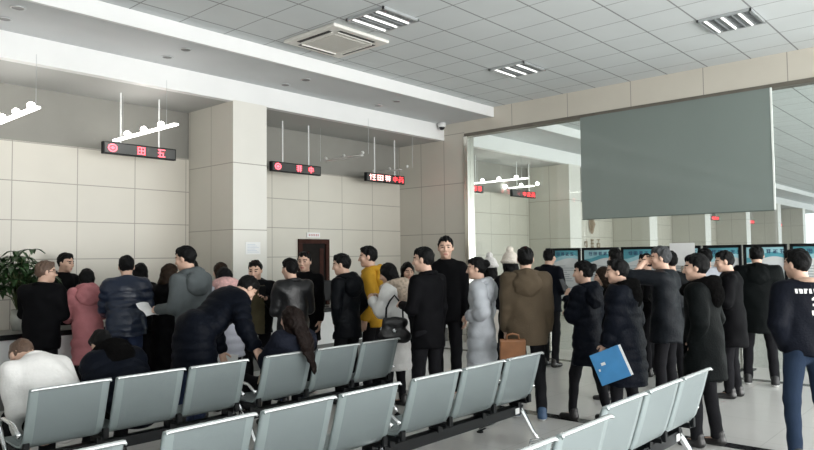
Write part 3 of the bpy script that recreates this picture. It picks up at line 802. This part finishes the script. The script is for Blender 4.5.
def seat_shell(w=.525):
    bm = bmesh.new()
    xs = [-w/2, -w/2+.012, -w/2+.055, -w/6, w/6, w/2-.055, w/2-.012, w/2]
    def ring(off):
        g = []
        for i, (y, z) in enumerate(PROF):
            a = PROF[max(i-1, 0)]; c = PROF[min(i+1, len(PROF)-1)]
            ty, tz = c[0]-a[0], c[1]-a[1]; L = math.hypot(ty, tz); ny, nz = -tz/L, ty/L
            row = []
            for x in xs:
                e = .010*(abs(x) > w/2-.005)      # rolled side edges
                zz = z - (.012 if (i < 4 and abs(x) > w/2-.005) else 0)
                row.append(bm.verts.new((x, y-ny*(off+e)*-1, zz+nz*(off+e))))
            g.append(row)
        return g
    A, C = ring(0), ring(-.013)
    n, k = len(PROF), len(xs)
    for i in range(n-1):
        for j in range(k-1):
            mi = 1 if (3 <= i <= 11 and 2 <= j <= 4) else (2 if i < 2 else 0)
            for f in (bm.faces.new((A[i][j], A[i][j+1], A[i+1][j+1], A[i+1][j])), bm.faces.new((C[i][j], C[i+1][j], C[i+1][j+1], C[i][j+1]))): f.material_index = mi
    for i in range(n-1):
        bm.faces.new((A[i][0], A[i+1][0], C[i+1][0], C[i][0])); bm.faces.new((A[i][-1], C[i][-1], C[i+1][-1], A[i+1][-1]))
    for j in range(k-1):
        f = bm.faces.new((A[0][j], C[0][j], C[0][j+1], A[0][j+1])); f.material_index = 2
        bm.faces.new((A[-1][j], A[-1][j+1], C[-1][j+1], C[-1][j]))
    return bm
SEATS = None
def bench(x, y, label, xs, leg_l, leg_r):
    """a unit of three seats; local x = 0 at its middle seat"""
    global SEATS
    t = thing('waiting_bench', label, 'bench', (x, y, 0), 0, 'grey steel waiting benches in rows')
    if SEATS is None:
        o = obj('seat_shell', seat_shell(), [m_seat, m_perf, m_rim], None, True); o.parent = t; SEATS = o.data; first = o
    else: first = None
    for k, sx in enumerate(xs):
        if k == 0 and first is not None: first.location = (sx, 0, 0); continue
        o = bpy.data.objects.new('seat_shell', SEATS); COL.objects.link(o); o.parent = t; o.location = (sx, 0, 0)
    obj('beam', B(leg_l-.02, leg_r+.02, .22, .30, .235, .315, bev=.006), m_black, t)
    obj('end_cap', B(leg_r-.115, leg_r-.055, .212, .221, .250, .300, bev=.003), m_white, t)
    for sx in [(a+b_)/2 for a, b_ in zip(xs, xs[1:])]+[xs[0]-.24, xs[-1]+.24]:
        bm = bmesh.new(); box(bm, sx-.03, sx+.03, .13, .42, .350, .380, bev=.005); box(bm, sx-.02, sx+.02, .105, .14, .36, .43, bev=.005); box(bm, sx-.025, sx+.025, .21, .31, .30, .36, bev=.004)
        obj('bracket', bm, m_black, t)
    for lx in (leg_l, leg_r):
        bm = bmesh.new()
        tube(bm, [(lx, .27, .31), (lx, .22, .25), (lx, .12, .10), (lx, .055, .028)], [.030, .026, .020, .016], 10)
        tube(bm, [(lx, .25, .31), (lx, .31, .25), (lx, .52, .10), (lx, .68, .028)], [.030, .026, .020, .016], 10)
        obj('leg', bm, m_chrome, t, True)
        for fy in (.055, .68):
            bm = bmesh.new(); lathe(bm, [(.030, .001), (.032, .012), (.018, .02), (.010, .035)], (lx, fy, 0), 14); obj('foot', bm, m_black, t, True)
        sg = 1 if lx == leg_l else -1
        bm = bmesh.new()
        tube(bm, [(lx, .095, .488), (lx, .13, .505), (lx, .20, .545), (lx, .38, .560), (lx, .445, .545), (lx, .46, .50), (lx, .40, .42), (lx, .28, .30)], [.016, .014, .0135, .0135, .0135, .0135, .0135, .0135], 10)
        obj('armrest', bm, m_chrome, t, True)
xs = [-.57, 0, .57]
ROW = {'back': 4.79, 'middle': 3.10, 'front': 1.70}
bench(2.51, ROW['back'], 'steel bench in the row nearest the counter, with the white-jacketed and hooded sitters', xs, -.86, .86)
bench(4.35, ROW['back'], 'steel bench in the row nearest the counter, holding the long-haired woman', xs, -.86, .86)
bench(.66, ROW['back'], 'steel bench in the row nearest the counter, only its end visible at the left edge', xs, -.86, .86)
bench(2.52, ROW['middle'], 'empty steel bench in the middle row, cut by the bottom edge left of centre', xs, -.86, .86)
bench(4.32, ROW['middle'], 'empty steel bench in the middle row, right one, with its black beam in full view', xs, -.86, .86)
bench(.66, ROW['middle'], 'steel bench in the middle row, only a top corner showing at the bottom left', xs, -.86, .86)
bench(2.52, ROW['front']-.08, 'steel bench in the row nearest the camera, lower left one at the bottom edge', xs, -.86, .86)
bench(4.33, ROW['front']+.02, 'steel bench in the row nearest the camera, right one beside the man in dark parka', xs, -.86, .86)

# ------------------------------------------------------------------ information boards along the glass wall
m_navy = mat('print_navy', (.02, .05, .14), .5); m_paper = mat('poster_white', (.66, .69, .69), .4, var=.03); m_teal = mat('poster_teal', (.09, .33, .40), .4, var=.3, scale=3); m_sky = mat('poster_sky', (.34, .60, .66), .4, var=.2, scale=3); m_ptxt = mat('poster_grey_text', (.30, .34, .37), .6)
def board(y, w, label, seed, x=10.2):
    rn = random.Random(seed)
    t = thing('notice_board', label, 'notice board', (x, y, 0), 0, 'poster boards in front of the glass wall')
    bm = bmesh.new()
    for s_ in (-1, 1): box(bm, -.02, .02, s_*w/2-.02, s_*w/2+.02, .86, 1.74)
    box(bm, -.02, .02, -w/2, w/2, 1.70, 1.74); box(bm, -.02, .02, -w/2, w/2, .86, .90)
    obj('frame', bm, m_black, t)
    po = obj('poster', B(-.008, .008, -w/2+.02, w/2-.02, .90, 1.70), m_paper, t)
    bm = bmesh.new(); n = 10; vs = []
    for k in range(n+1):
        yy = -w/2+.02+(w-.04)*k/n; zz = 1.53+.045*math.sin(k/n*PI*1.3+.5)
        vs.append((bm.verts.new((-.0095, yy, 1.70)), bm.verts.new((-.0095, yy, zz))))
    for a, b_ in zip(vs, vs[1:]): bm.faces.new((a[0], a[1], b_[1], b_[0]))
    obj('header', bm, m_sky if seed % 2 else m_teal, po)
    bm = bmesh.new(); vs = []
    for k in range(n+1):
        yy = -w/2+.02+(w-.04)*k/n; zz = 1.565+.04*math.sin(k/n*PI*1.5+.2)
        vs.append((bm.verts.new((-.0105, yy, 1.70)), bm.verts.new((-.0105, yy, zz+.03))))
    for a, b_ in zip(vs, vs[1:]): bm.faces.new((a[0], a[1], b_[1], b_[0]))
    obj('header_wave', bm, m_teal if seed % 2 else m_sky, po)
    bm = bmesh.new()
    for k, ch in enumerate('faebcd'[:5]): glyph_x(bm, ch, w/2-.10-.085*k, 1.615, .06, .055)
    obj('title', bm, m_navy, po)
    bm = bmesh.new()
    for k in range(14):
        a = w/2-.05; L = (w-.12)*(.55+.45*rn.random()); box(bm, -.0095, -.008, a-L, a, 1.44-.035*k, 1.450-.035*k)
    obj('printed_lines', bm, m_ptxt, po)
    for s_ in (-1, 1): obj('post', B(-.015, .015, s_*(w/2-.03)-.015, s_*(w/2-.03)+.015, .02, .87), m_steel, t)
    for s_ in (-1, 1): obj('foot', B(-.16, .16, s_*(w/2-.03)-.02, s_*(w/2-.03)+.02, 0, .022), m_black, t)
def glyph_x(bm, ch, y, z, w, h, x=-.0125):
    for a, b_, c, d_ in GL[ch]:
        y0_, y1_ = sorted((y-a*w, y-c*w)); z0_, z1_ = sorted((z+b_*h, z+d_*h))
        box(bm, x-.001, x+.002, y0_-.004, y1_+.004, z0_-.004, z1_+.004)
for k, (ya, yb, lb) in enumerate(((5.37, 6.00, 'leftmost poster board, blue and white, in front of the man in navy'), (4.71, 5.33, 'poster board with blue header above the ponytailed woman, second from the left'),
        (4.08, 4.66, 'poster board with blue header between the two far heads, third from the left'), (3.46, 4.03, 'poster board behind the grey-haired man and the white sheet'),
        (2.91, 3.42, 'poster board between the white sheet and the big hooded parka'), (2.34, 2.88, 'poster board right behind the man in the big hooded parka'), (1.70, 2.30, 'poster board at the right edge, above the man in jeans'))):
    board((ya+yb)/2, yb-ya-.03, lb, k+1)
p = thing('white_notice', 'blank white sheet standing above the poster boards beside the grey-haired man', 'notice', (10.10, 3.70, 1.45))
obj('sheet', B(-.004, .004, -.19, .17, 0, .33), m_white, p)
obj('holder', B(.006, .03, -.02, .02, -.2, .30), m_steel, p)
# ------------------------------------------------------------------ cloths
K = cloth('soft_black', (0.0036, 0.0036, 0.0045), .7); K2 = cloth('black_nylon', (0.0048, 0.0056, 0.0072), .45, .5, 60); NAVYK = cloth('blue_black_down', (0.0040, 0.0054, 0.0095), .5, .5, 50)
NAVYS = cloth('shiny_navy_down', (.009, .016, .036), .32, .4, 40); PINK = cloth('dusty_pink_down', (.50, .19, .205), .6, .35, 50); LEATH = cloth('black_leather', (0.0070, 0.0075, 0.0085), .35, .35, 45)
GREYJ = cloth('slate_grey_wool', (.085, .098, .102), .85); YEL = cloth('mustard_cotton', (.50, .27, .02), .8); WHITE = cloth('white_down', (.78, .77, .75), .6, .35, 45); CREAM = cloth('cream_down', (.70, .66, .60), .65, .35, 40)
SILV = cloth('silver_grey_down', (.42, .44, .47), .5, .35, 45); OLIVE = cloth('olive_brown_canvas', (.082, .060, .037), .8, .4, 90); KHAKI = cloth('olive_khaki', (.10, .085, .045), .8); LILAC = cloth('pale_lilac_down', (.44, .45, .51), .6, .3, 45)
PFUR = mat('pink_fur', (.66, .40, .38), .9, var=.2, scale=40, bump=.9, bscale=150); KFUR = mat('black_fur', (.0025, .0023, .0023), .9, spec=.05, var=.4, scale=60, bump=1.0, bscale=160); CFUR = mat('cream_brown_fur', (.52, .42, .33), .9, var=.35, scale=30, bump=.9, bscale=150)
PARKA = cloth('charcoal_green_parka', (0.0037, 0.0050, 0.0052), .6, .4, 70); SHEEN = cloth('steel_grey_nylon', (.010, .012, .015), .42, .4, 50); JEAN = cloth('blue_denim', (.012, .025, .052), .85, .5, 200); DJEAN = cloth('dark_denim', (0.0176, 0.0288, 0.0680), .85, .5, 200); NAVYP = cloth('navy_patterned', (0.0110, 0.0130, 0.0210), .7, .8, 35)
BOMB = cloth('black_blue_bomber', (0.0054, 0.0067, 0.0113), .55, .4, 60); LGREY = cloth('light_grey_jacket', (.34, .36, .40), .6)
PSCARF = mat('pink_knit', (.55, .22, .24), .9, var=.2, scale=40, bump=.6, bscale=90); WKNIT = mat('cream_knit', (.72, .66, .58), .95, var=.12, scale=60, bump=.9, bscale=120); WFUR = mat('white_fluff', (.72, .70, .68), .95, var=.12, scale=40, bump=.9, bscale=120)
BLUESHOE = (mat('shoe_blue', (.03, .07, .14), .5), mat('sole_pale', (.55, .56, .56), .6)); WSOLE = (mat('shoe_black_canvas', (.014, .014, .015), .5), mat('sole_white', (.75, .75, .74), .5)); WSHOE = (mat('shoe_white', (.72, .72, .70), .5), mat('sole_white2', (.7, .7, .7), .5))
Q = (.012, .085)

# ------------------------------------------------------------------ at the counter, left to right
GLASS = person('man in black coat and glasses at the left end of the counter', (2.80, 7.70), 1.64, 52, head=(-62, 4), arms=('counter', 'bent'), jacket='jacket', hem=.74, jcol=K, bulk=.022, hood='collar', hcol='short_brown', hair='short', seed=1)
person('man in dark jacket standing behind the counter by the plant', (3.62, 9.28), 1.745, -80, head=(20, 8), arms=('bent', 'bent'), jcol=K, seed=2)
person('woman in long pink quilted coat leaning over the counter', (3.38, 7.92), 1.575, 78, head=(-8, 22), lean=10, arms=('counter', 'counter'), jacket='coat', hem=.50, jcol=PINK, bulk=.018, quilt=(.014, .11), hood='plain', hair='bob', female=True, seed=3)
person('man in shiny navy quilted jacket at the counter beside the pink coat', (3.52, 7.28), 1.70, 68, head=(0, 12), lean=6, arms=('counter', 'bent'), jacket='jacket', hem=.82, jcol=NAVYS, bulk=.032, quilt=(.016, .09), hood='collar', tcol=DJEAN, seed=4)
person('dark-haired person in black hidden behind the shiny navy jacket', (4.02, 7.98), 1.61, 70, head=(-10, 15), arms=('counter', 'bent'), jcol=K2, hair='bob', female=True, bulk=.015, seed=5)
person('woman in long black coat with brown hair standing beside the grey hooded jacket', (4.00, 7.36), 1.60, 20, head=(-25, 15), arms=('bent', 'bent'), jacket='long', hem=.36, jcol=K, bulk=.012, hair='bob', hcol='brown', female=True, seed=6)
GJ = person('tall man in slate grey hooded jacket and blue jeans at the counter', (3.74, 6.30), 1.785, 100, head=(20, 12), lean=3, arms=(((.10, .15, -1), (-.05, 1, -.02)), 'bent'), jacket='jacket', hem=.82, jcol=GREYJ, bulk=.008, hood='plain', tcol=DJEAN, seed=7)
person('person with black hair showing only behind the grey hooded jacket', (4.52, 7.62), 1.645, 80, head=(15, 10), jcol=K, arms=('bent', 'bent'), hair='bob', female=True, seed=8)
person('person with brown hair peeking out beside the pink fur hood', (5.02, 7.72), 1.60, 95, head=(10, 12), jcol=KHAKI, arms=('bent', 'bent'), hair='long', hcol='brown', female=True, seed=9)
person('woman in pale lilac coat with pink fur hood, bending to the counter', (4.20, 6.40), 1.62, 62, head=(0, 35), lean=18, arms=('counter', 'bent'), jacket='coat', hem=.62, jcol=LILAC, bulk=.036, quilt=Q, hood='fur', hoodcol=PFUR, hair='bob', female=True, seed=10)
OL = person('man in olive jacket with dark collar looking down at his phone by the pier', (4.83, 6.73), 1.63, 232, head=(-14, 12), lean=4, arms=('phone', 'phone'), jcol=K2, hood='collar', hoodcol=K, bulk=.018, seed=11, fine=True, extra=([KHAKI], lambda t, q: ((t[:, 1] > .03) & (np.abs(t[:, 0]) < .10) & (t[:, 2] < .5)).astype(int)))
person('man in black leather jacket standing right of the olive jacket, back turned', (4.80, 6.02), 1.64, 72, head=(22, 8), arms=('bent', 'bent'), jcol=LEATH, bulk=.020, hood='collar', tcol=DJEAN, seed=12)
person('tall man in black coat with fur collar, face turned to the camera, below the door', (5.44, 6.58), 1.72, 205, head=(8, 4), arms=('down', 'bent'), jacket='coat', hem=.62, jcol=K, bulk=.010, hood='collar', hoodcol=KFUR, seed=13, fine=True)
person('man in black jacket with hood left of the yellow jacket', (5.28, 5.66), 1.69, 96, head=(28, 12), arms=('pocket', 'pocket'), jacket='jacket', hem=.74, jcol=K2, bulk=.006, hood='plain', seed=14)
person('young man in mustard yellow jacket in profile beside the white coat', (5.86, 5.84), 1.775, 120, head=(12, 6), arms=('down', 'down'), jacket='jacket', hem=.78, jcol=YEL, bulk=.012, hood='plain', seed=15, fine=True)
wc = person('woman in long white down coat with fur-edged hood carrying a black handbag', (5.50, 5.12), 1.59, 100, head=(20, 22), arms=('phone', 'phone'), jacket='coat', hem=.44, jcol=WHITE, bulk=.030, quilt=(.010, .13), hood='fur', hoodcol=CFUR, scarf=PSCARF, hair='bob', hcol='black', female=True, seed=16)
person('person with a pale face half hidden between the white coat and the man in black', (6.50, 5.86), 1.575, 230, head=(10, 10), jcol=K, arms=('bent', 'bent'), hair='bob', female=True, seed=17)
person('slim man in plain black jacket right of the white coat, back to the camera', (5.22, 4.42), 1.735, 88, head=(25, 6), arms=('bent', 'down'), jacket='jacket', hem=.72, jcol=K, bulk=.004, seed=18, hood='collar', fine=True)
person('tallest man in black jacket facing the camera in front of the steel jamb', (6.26, 5.02), 1.875, 212, head=(6, 2), arms=('down', 'down'), jacket='jacket', hem=.80, jcol=K, bulk=.006, hood='collar', shoe=WSHOE, seed=19, fine=True)
person('woman in long silver grey down coat facing left', (5.84, 4.22), 1.625, 112, head=(10, 6), arms=('hip', 'pocket'), jacket='long', hem=.36, jcol=SILV, bulk=.026, quilt=(.014, .12), hood='plain', hair='bun', female=True, seed=20, fine=True)
person('woman in cream knit hat and dark coat behind the olive brown jacket', (6.76, 4.44), 1.66, 52, head=(5, 6), arms=('bent', 'bent'), jacket='coat', jcol=K, bulk=.016, hair='bob', hat=(WKNIT, True), female=True, seed=21)
person('person in fluffy white hat behind the silver grey coat', (7.12, 4.98), 1.60, 60, head=(5, 6), arms=('bent', 'bent'), jacket='coat', jcol=CREAM, bulk=.012, hair='bob', hat=(WFUR, True), female=True, seed=22)
ob = person('man in olive brown jacket holding a brown portfolio, back to the camera', (5.95, 3.74), 1.725, 40, head=(-4, 4), arms=('down', 'down'), jacket='jacket', hem=.74, jcol=OLIVE, bulk=.042, hood='plain', shoe=BLUESHOE, stance=((.02, .06), (.02, -.10)), seed=23, fine=True)
person('man in navy jacket reading the leftmost poster board', (8.88, 5.20), 1.74, -2, head=(0, 6), arms=('bent', 'bent'), jacket='jacket', jcol=NAVYK, bulk=.016, hood='collar', seed=24)

# ------------------------------------------------------------------ the queue on the right
bw = person('woman in black coat and ankle boots with hair in a bun, phone raised', (6.22, 3.21), 1.575, 80, head=(18, 4), arms=('look', 'bent'), jacket='coat', hem=.60, jcol=NAVYK, bulk=.022, quilt=Q, hood='plain', hair='bun', female=True, stance=((.0, .16), (.02, -.14)), seed=25, fine=True)
person('short person with brown hair hidden between the bun and the blue folder holder', (7.30, 3.52), 1.50, 110, head=(10, 8), jcol=K, arms=('down', 'down'), hair='bob', hcol='brown', female=True, seed=26)
person('man in dark jacket far behind, head below the second blue poster', (8.25, 3.84), 1.715, 40, head=(10, 4), jcol=NAVYK, arms=('bent', 'bent'), seed=27)
bf = person('young man in long black parka with black fur hood holding a blue folder', (5.92, 2.70), 1.60, 98, head=(14, 8), arms=('carry', 'pocket'), jacket='coat', hem=.50, jcol=NAVYK, bulk=.052, quilt=(.012, .10), hood='fur', hoodcol=KFUR, seed=28, fine=True, stance=((.0, .06), (.02, -.08)))
person('person in black behind the grey-haired man, face in profile to the left', (9.0, 3.74), 1.64, 110, head=(15, 4), jcol=K, arms=('bent', 'bent'), seed=29)
person('grey-haired man in steel-sheen jacket with one hand raised to his brow', (7.22, 2.82), 1.72, 92, head=(20, 6), arms=('brow', 'pocket'), jacket='jacket', hem=.70, jcol=SHEEN, bulk=.026, hcol='grey', seed=30, fine=True)
person('dark-haired person right behind the grey-haired man', (8.20, 3.12), 1.67, 60, head=(0, 6), jcol=K2, bulk=.012, arms=('bent', 'bent'), seed=31)
person('man in bulky dark parka with thick black fur hood, nearest the front seats', (6.02, 2.04), 1.635, 92, head=(12, 6), arms=('pocket', 'pocket'), jacket='parka', hem=.60, jcol=PARKA, bulk=.036, hood='fur', hoodcol=KFUR, stance=((.0, .06), (.0, -.06)), seed=32, fine=True)
person('person in pale grey jacket behind the thick fur hood', (9.00, 2.98), 1.705, 60, head=(-10, 8), arms=('bent', 'bent'), jcol=LGREY, bulk=.024, seed=33)
person('man in long black coat left of the big hooded parka, leaning to the boards', (8.22, 2.47), 1.67, 100, head=(14, 12), arms=('bent', 'bent'), jacket='coat', jcol=K, bulk=.018, seed=34)
big = person('man in big dark hooded parka with small white emblem, back to the camera', (9.24, 2.46), 1.735, 18, head=(0, 12), arms=('bent', 'pocket'), jacket='parka', hem=.64, jcol=PARKA, bulk=.062, hood='plain', shoe=WSOLE, stance=((.05, .0), (.05, -.08)), seed=35, fine=True)
def backprint(t, c):
    x, y, z = t[:, 0], t[:, 1], t[:, 2]
    m = (y < -.02) & (((z > .455) & (z < .49) & (np.abs(x+.03) < .10) & (np.mod(x*100, 3.4) < 2.2)) | ((np.abs(x-.01) < .022) & (((z > .405) & (z < .425)) | ((z > .36) & (z < .378) & (np.abs(x-.01) < .014)) | ((z > .29) & (z < .325)))))
    return m.astype(int)
person('man in blue jeans and black jacket with white lettering on the back', (6.02, 1.28), 1.665, 44, head=(20, 6), arms=('pocket', 'down'), jacket='jacket', hem=.86, jcol=BOMB, bulk=.028, tcol=JEAN, hood='collar', hoodcol=cloth('tan_collar', (.40, .27, .20), .8), shoe=WSOLE, stance=((.02, .0), (.03, -.05)), seed=36, fine=True, res=.009, extra=([mat('print_white', (.75, .75, .74), .6)], backprint))

# ------------------------------------------------------------------ bending and seated people
bent = person('man in black down coat bending over towards the seated woman', (3.36, 5.64), 1.76, 0, head=(-6, 34), lean=49, arms=(((.02, .6, -.75), (-.08, .85, -.4)), ((.55, .42, -.65), (.50, .70, -.40))), jacket='jacket', hem=.62, jcol=NAVYK, bulk=.034, quilt=Q, hood='collar', tcol=DJEAN, seed=37, fine=True)
person('seated man in white jacket with bowed head on the left bench', (2.03, 5.14), 1.82, 98, head=(0, 36), lean=50, arms=('lap', 'lap'), jcol=WHITE, bulk=.030, hair='crop', hcol='short_brown', seated=True, stance=((0, .05), (0, .05)), hood='collar', seed=38, fine=True)
person('seated person in hooded black down coat beside the white jacket', (2.57, 5.14), 1.70, 95, head=(0, 30), lean=46, arms=('lap', 'lap'), jcol=NAVYK, bulk=.050, quilt=Q, hood='fur', hoodcol=KFUR, seated=True, stance=((0, .05), (0, .05)), seed=39, fine=True)
person('seated woman with long dark hair falling over the seat back', (3.92, 5.09), 1.60, 88, head=(12, 14), lean=-26, arms=('lap', 'bent'), jcol=NAVYP, bulk=.058, hair='vlong', hcol='auburn', female=True, seated=True, stance=((0, .05), (0, .05)), seed=40, fine=True)

# ------------------------------------------------------------------ things held and worn
gp = GLASS
g = SDF(gp['HO']-.14, gp['HO']+.14, .0035)
FHG = (gp['HO'], gp['Rh']); s_ = gp['s']
for sd in (-1, 1):
    for k in range(14):
        a0, a1 = 2*PI*k/14, 2*PI*(k+1)/14
        p = lambda a: np.array((.032*sd+.023*math.cos(a), .103, .004+.018*math.sin(a)))*s_
        g.cone(p(a0), p(a1), .0035, .0035, .001, FHG)
    g.cone(np.array((.055*sd, .10, .008))*s_, np.array((.083*sd, -.01, .008))*s_, .0035, .0035, .001, FHG)
g.cone(np.array((-.01, .106, .008))*s_, np.array((.01, .106, .008))*s_, .0035, .0035, .001, FHG)
meshobj('glasses', g.mesh(), m_black, gp['root'])
def place(P, local, rx=0, ry=0, rz=0):
    """a place given in a person's own frame, as a world matrix"""
    return P['M']@Matrix.Translation(Vector(local))@Euler((rx, ry, rz)).to_matrix().to_4x4()
def held(name, label, cat, Mw):
    t = thing(name, label, cat); t.matrix_world = Mw; return t
# blue folder in the left hand of the man with the fur hood
w = bf['wr'][-1]+bf['fd'][-1]*.10
t = held('blue_folder', 'bright blue folder with white edge held low by the black parka man', 'folder', place(bf, w+np.array((-.045, -.08, -.075)), .0, math.radians(2), math.radians(0)))
M = Matrix.Rotation(math.radians(-24), 4, 'X')
bm = bmesh.new(); box(bm, -.006, .006, -.15, .13, -.14, .14, M=M, bev=.002); obj('cover', bm, mat('folder_blue', (.055, .24, .50), .35), t)
bm = bmesh.new(); box(bm, -.0045, .0075, -.168, -.148, -.137, .137, M=M); obj('paper_edge', bm, m_white, t)
bm = bmesh.new(); box(bm, -.0072, -.0058, .02, .06, .02, .045, M=M); box(bm, -.0072, -.0058, .085, .10, -.02, .0, M=M); obj('sticker', bm, m_white, t)
# phones
def phone(P, side, label, off=(0, .02, .03)):
    w = P['wr'][side]+P['fd'][side]*.10
    t = held('mobile_phone', label, 'phone', place(P, w+np.array(off), math.radians(-25)))
    obj('body', B(-.037, .037, -.004, .004, -.075, .075, bev=.003), m_black, t)
    obj('screen', B(-.033, .033, -.0046, -.004, -.068, .068), mat('phone_screen', (.03, .035, .045), .1), t)
phone(bw, -1, 'black phone raised by the woman with her hair in a bun', (.0, .035, .03))
phone(OL, -1, 'black phone held up by the man in the olive jacket', (.0, .03, .03))
# black handbag on the white coat
t = held('handbag', 'black leather handbag hanging at the side of the white down coat', 'handbag', place(wc, (-.29, -.17, .89), 0, 0, math.radians(-58)))
g = SDF((-.24, -.14, -.22), (.24, .14, .22), .010)
g.cone((-.10, 0, -.09), (.10, 0, -.09), .075, .075, .03, None, sc=(1, .7, 1)); g.cone((-.075, 0, .05), (.075, 0, .05), .06, .06, .05, None, sc=(1, .6, 1)); g.wobble(.004, 40, 1)
meshobj('bag', g.mesh(), mat('handbag_leather', (.008, .008, .009), .32, bump=.3, bscale=60), t)
obj('strap', T([(-.09, 0, .08), (-.085, .01, .2), (-.05, .05, .27), (0, .08, .33), (.05, .05, .27), (.085, .01, .2), (.09, 0, .08)], .010), m_black, t, True)
bm = bmesh.new(); lathe(bm, [(.02, .0), (.022, .006), (.012, .010)], seg=14)
for v in bm.verts: v.co = Matrix.Translation((0, -.055, -.03))@Matrix.Rotation(PI/2, 4, 'X')@v.co
obj('clasp', bm, m_chrome, t)
# brown portfolio
w = ob['wr'][-1]+ob['fd'][-1]*.09
t = held('portfolio', 'reddish brown portfolio carried by the man in the olive jacket', 'portfolio', place(ob, (-.17, -.19, .72), 0, math.radians(-14), math.radians(90)))
lb = mat('portfolio_leather', (.24, .105, .045), .5, var=.15)
obj('case', B(-.025, .025, -.125, .125, -.12, .09, bev=.010), lb, t)
obj('handle', T([(0, -.06, .09), (0, -.055, .135), (0, 0, .15), (0, .055, .135), (0, .06, .09)], .009), lb, t, True)
obj('flap', B(-.030, -.024, -.115, .115, -.02, .08, bev=.002), lb, t)
# papers
def papers(P, side, label, off, rot, sx=.105, sy=.15):
    w = P['wr'][side]+P['fd'][side]*.11
    t = held('paper_sheets', label, 'papers', place(P, w+np.array(off), *rot))
    bm = bmesh.new(); n = 6
    for a, b_ in ((0, .002),):
        top = [[bm.verts.new((sx*(2*i/n-1), sy*(2*j/n-1), .015*math.sin(i/n*PI)+.01*math.sin(j*1.1)+z)) for j in range(n+1)] for z in (.002,) for i in range(n+1)]
        bot = [[bm.verts.new((sx*(2*i/n-1), sy*(2*j/n-1), .015*math.sin(i/n*PI)+.01*math.sin(j*1.1))) for j in range(n+1)] for i in range(n+1)]
        for i in range(n):
            for j in range(n):
                bm.faces.new((top[i][j], top[i+1][j], top[i+1][j+1], top[i][j+1])); bm.faces.new((bot[i][j], bot[i][j+1], bot[i+1][j+1], bot[i+1][j]))
        ring = lambda G: [G[i][0] for i in range(n+1)]+[G[n][j] for j in range(1, n+1)]+[G[i][n] for i in range(n-1, -1, -1)]+[G[0][j] for j in range(n-1, 0, -1)]
        a_, b2 = ring(top), ring(bot)
        for i in range(len(a_)): bm.faces.new((a_[i], b2[i], b2[(i+1) % len(a_)], a_[(i+1) % len(a_)]))
    obj('sheet', bm, m_white, t)
papers(GJ, -1, 'white papers held out by the tall man in the slate grey hooded jacket', (-.02, .04, .0), (math.radians(35), 0, 0), .075, .105)
papers(bent, -1, 'white papers dangling from the hand of the bending man', (-.02, .02, -.06), (math.radians(55), 0, math.radians(40)))
t = held('paper_envelope', 'beige paper envelope passed between the bending man and the seated woman', 'envelope', place(bent, bent['wr'][1]+bent['fd'][1]*.14+np.array((.0, .02, -.06)), math.radians(60), math.radians(10), math.radians(-40)))
obj('envelope', B(-.09, .09, -.12, .12, -.004, .004, bev=.002), mat('kraft_beige', (.48, .38, .28), .7), t)

# ------------------------------------------------------------------ light: overcast daylight through the open glazed front behind the viewer
w = bpy.data.worlds.new('overcast'); sc.world = w; w.use_nodes = True
bg = w.node_tree.nodes['Background']; bg.inputs[0].default_value = (.90, .96, 1.0, 1); bg.inputs[1].default_value = .9
def area(name, loc, rot, sx, sy, e, col):
    l = bpy.data.lights.new(name, 'AREA'); l.shape = 'RECTANGLE'; l.size = sx; l.size_y = sy; l.energy = e; l.color = col
    o = bpy.data.objects.new(name, l); COL.objects.link(o); o.location = loc; o.rotation_euler = rot; return o
area('window_daylight', (6.5, -7.2, 1.6), (PI/2+.3, 0, 0), 15, 3.2, 640, (1, .98, .95))
area('hall_daylight', (26, -7.2, 1.6), (PI/2+.3, 0, 0), 24, 3.2, 430, (1, .98, .95))
struct('wall_left', B(-3.15, -3.0, Y0, WY+.2, 0, CZ+.1), m_plaster)
# ------------------------------------------------------------------ camera
cd = bpy.data.cameras.new('camera'); cam = bpy.data.objects.new('camera', cd); COL.objects.link(cam)
yaw, pit, rol = [math.radians(v) for v in (48.06, 2.70, -0.68)]
fwd = Vector((math.sin(yaw)*math.cos(pit), math.cos(yaw)*math.cos(pit), math.sin(pit)))
rgt = Vector((math.cos(yaw), -math.sin(yaw), 0)); upv = rgt.cross(fwd)
r2 = rgt*math.cos(rol)+upv*math.sin(rol); u2 = upv*math.cos(rol)-rgt*math.sin(rol)
M = Matrix((r2, u2, -fwd)).transposed().to_4x4(); M.translation = (0, 0, 1.62)
cam.matrix_world = M
cd.sensor_width = 36; cd.lens = 684/814*36; cd.clip_end = 200; cd.clip_start = .05
sc.camera = cam
sc.view_settings.view_transform = 'Standard'; sc.view_settings.look = 'None'; sc.view_settings.gamma = 1; sc.view_settings.exposure = 1.24
sc.view_settings.use_curve_mapping = False
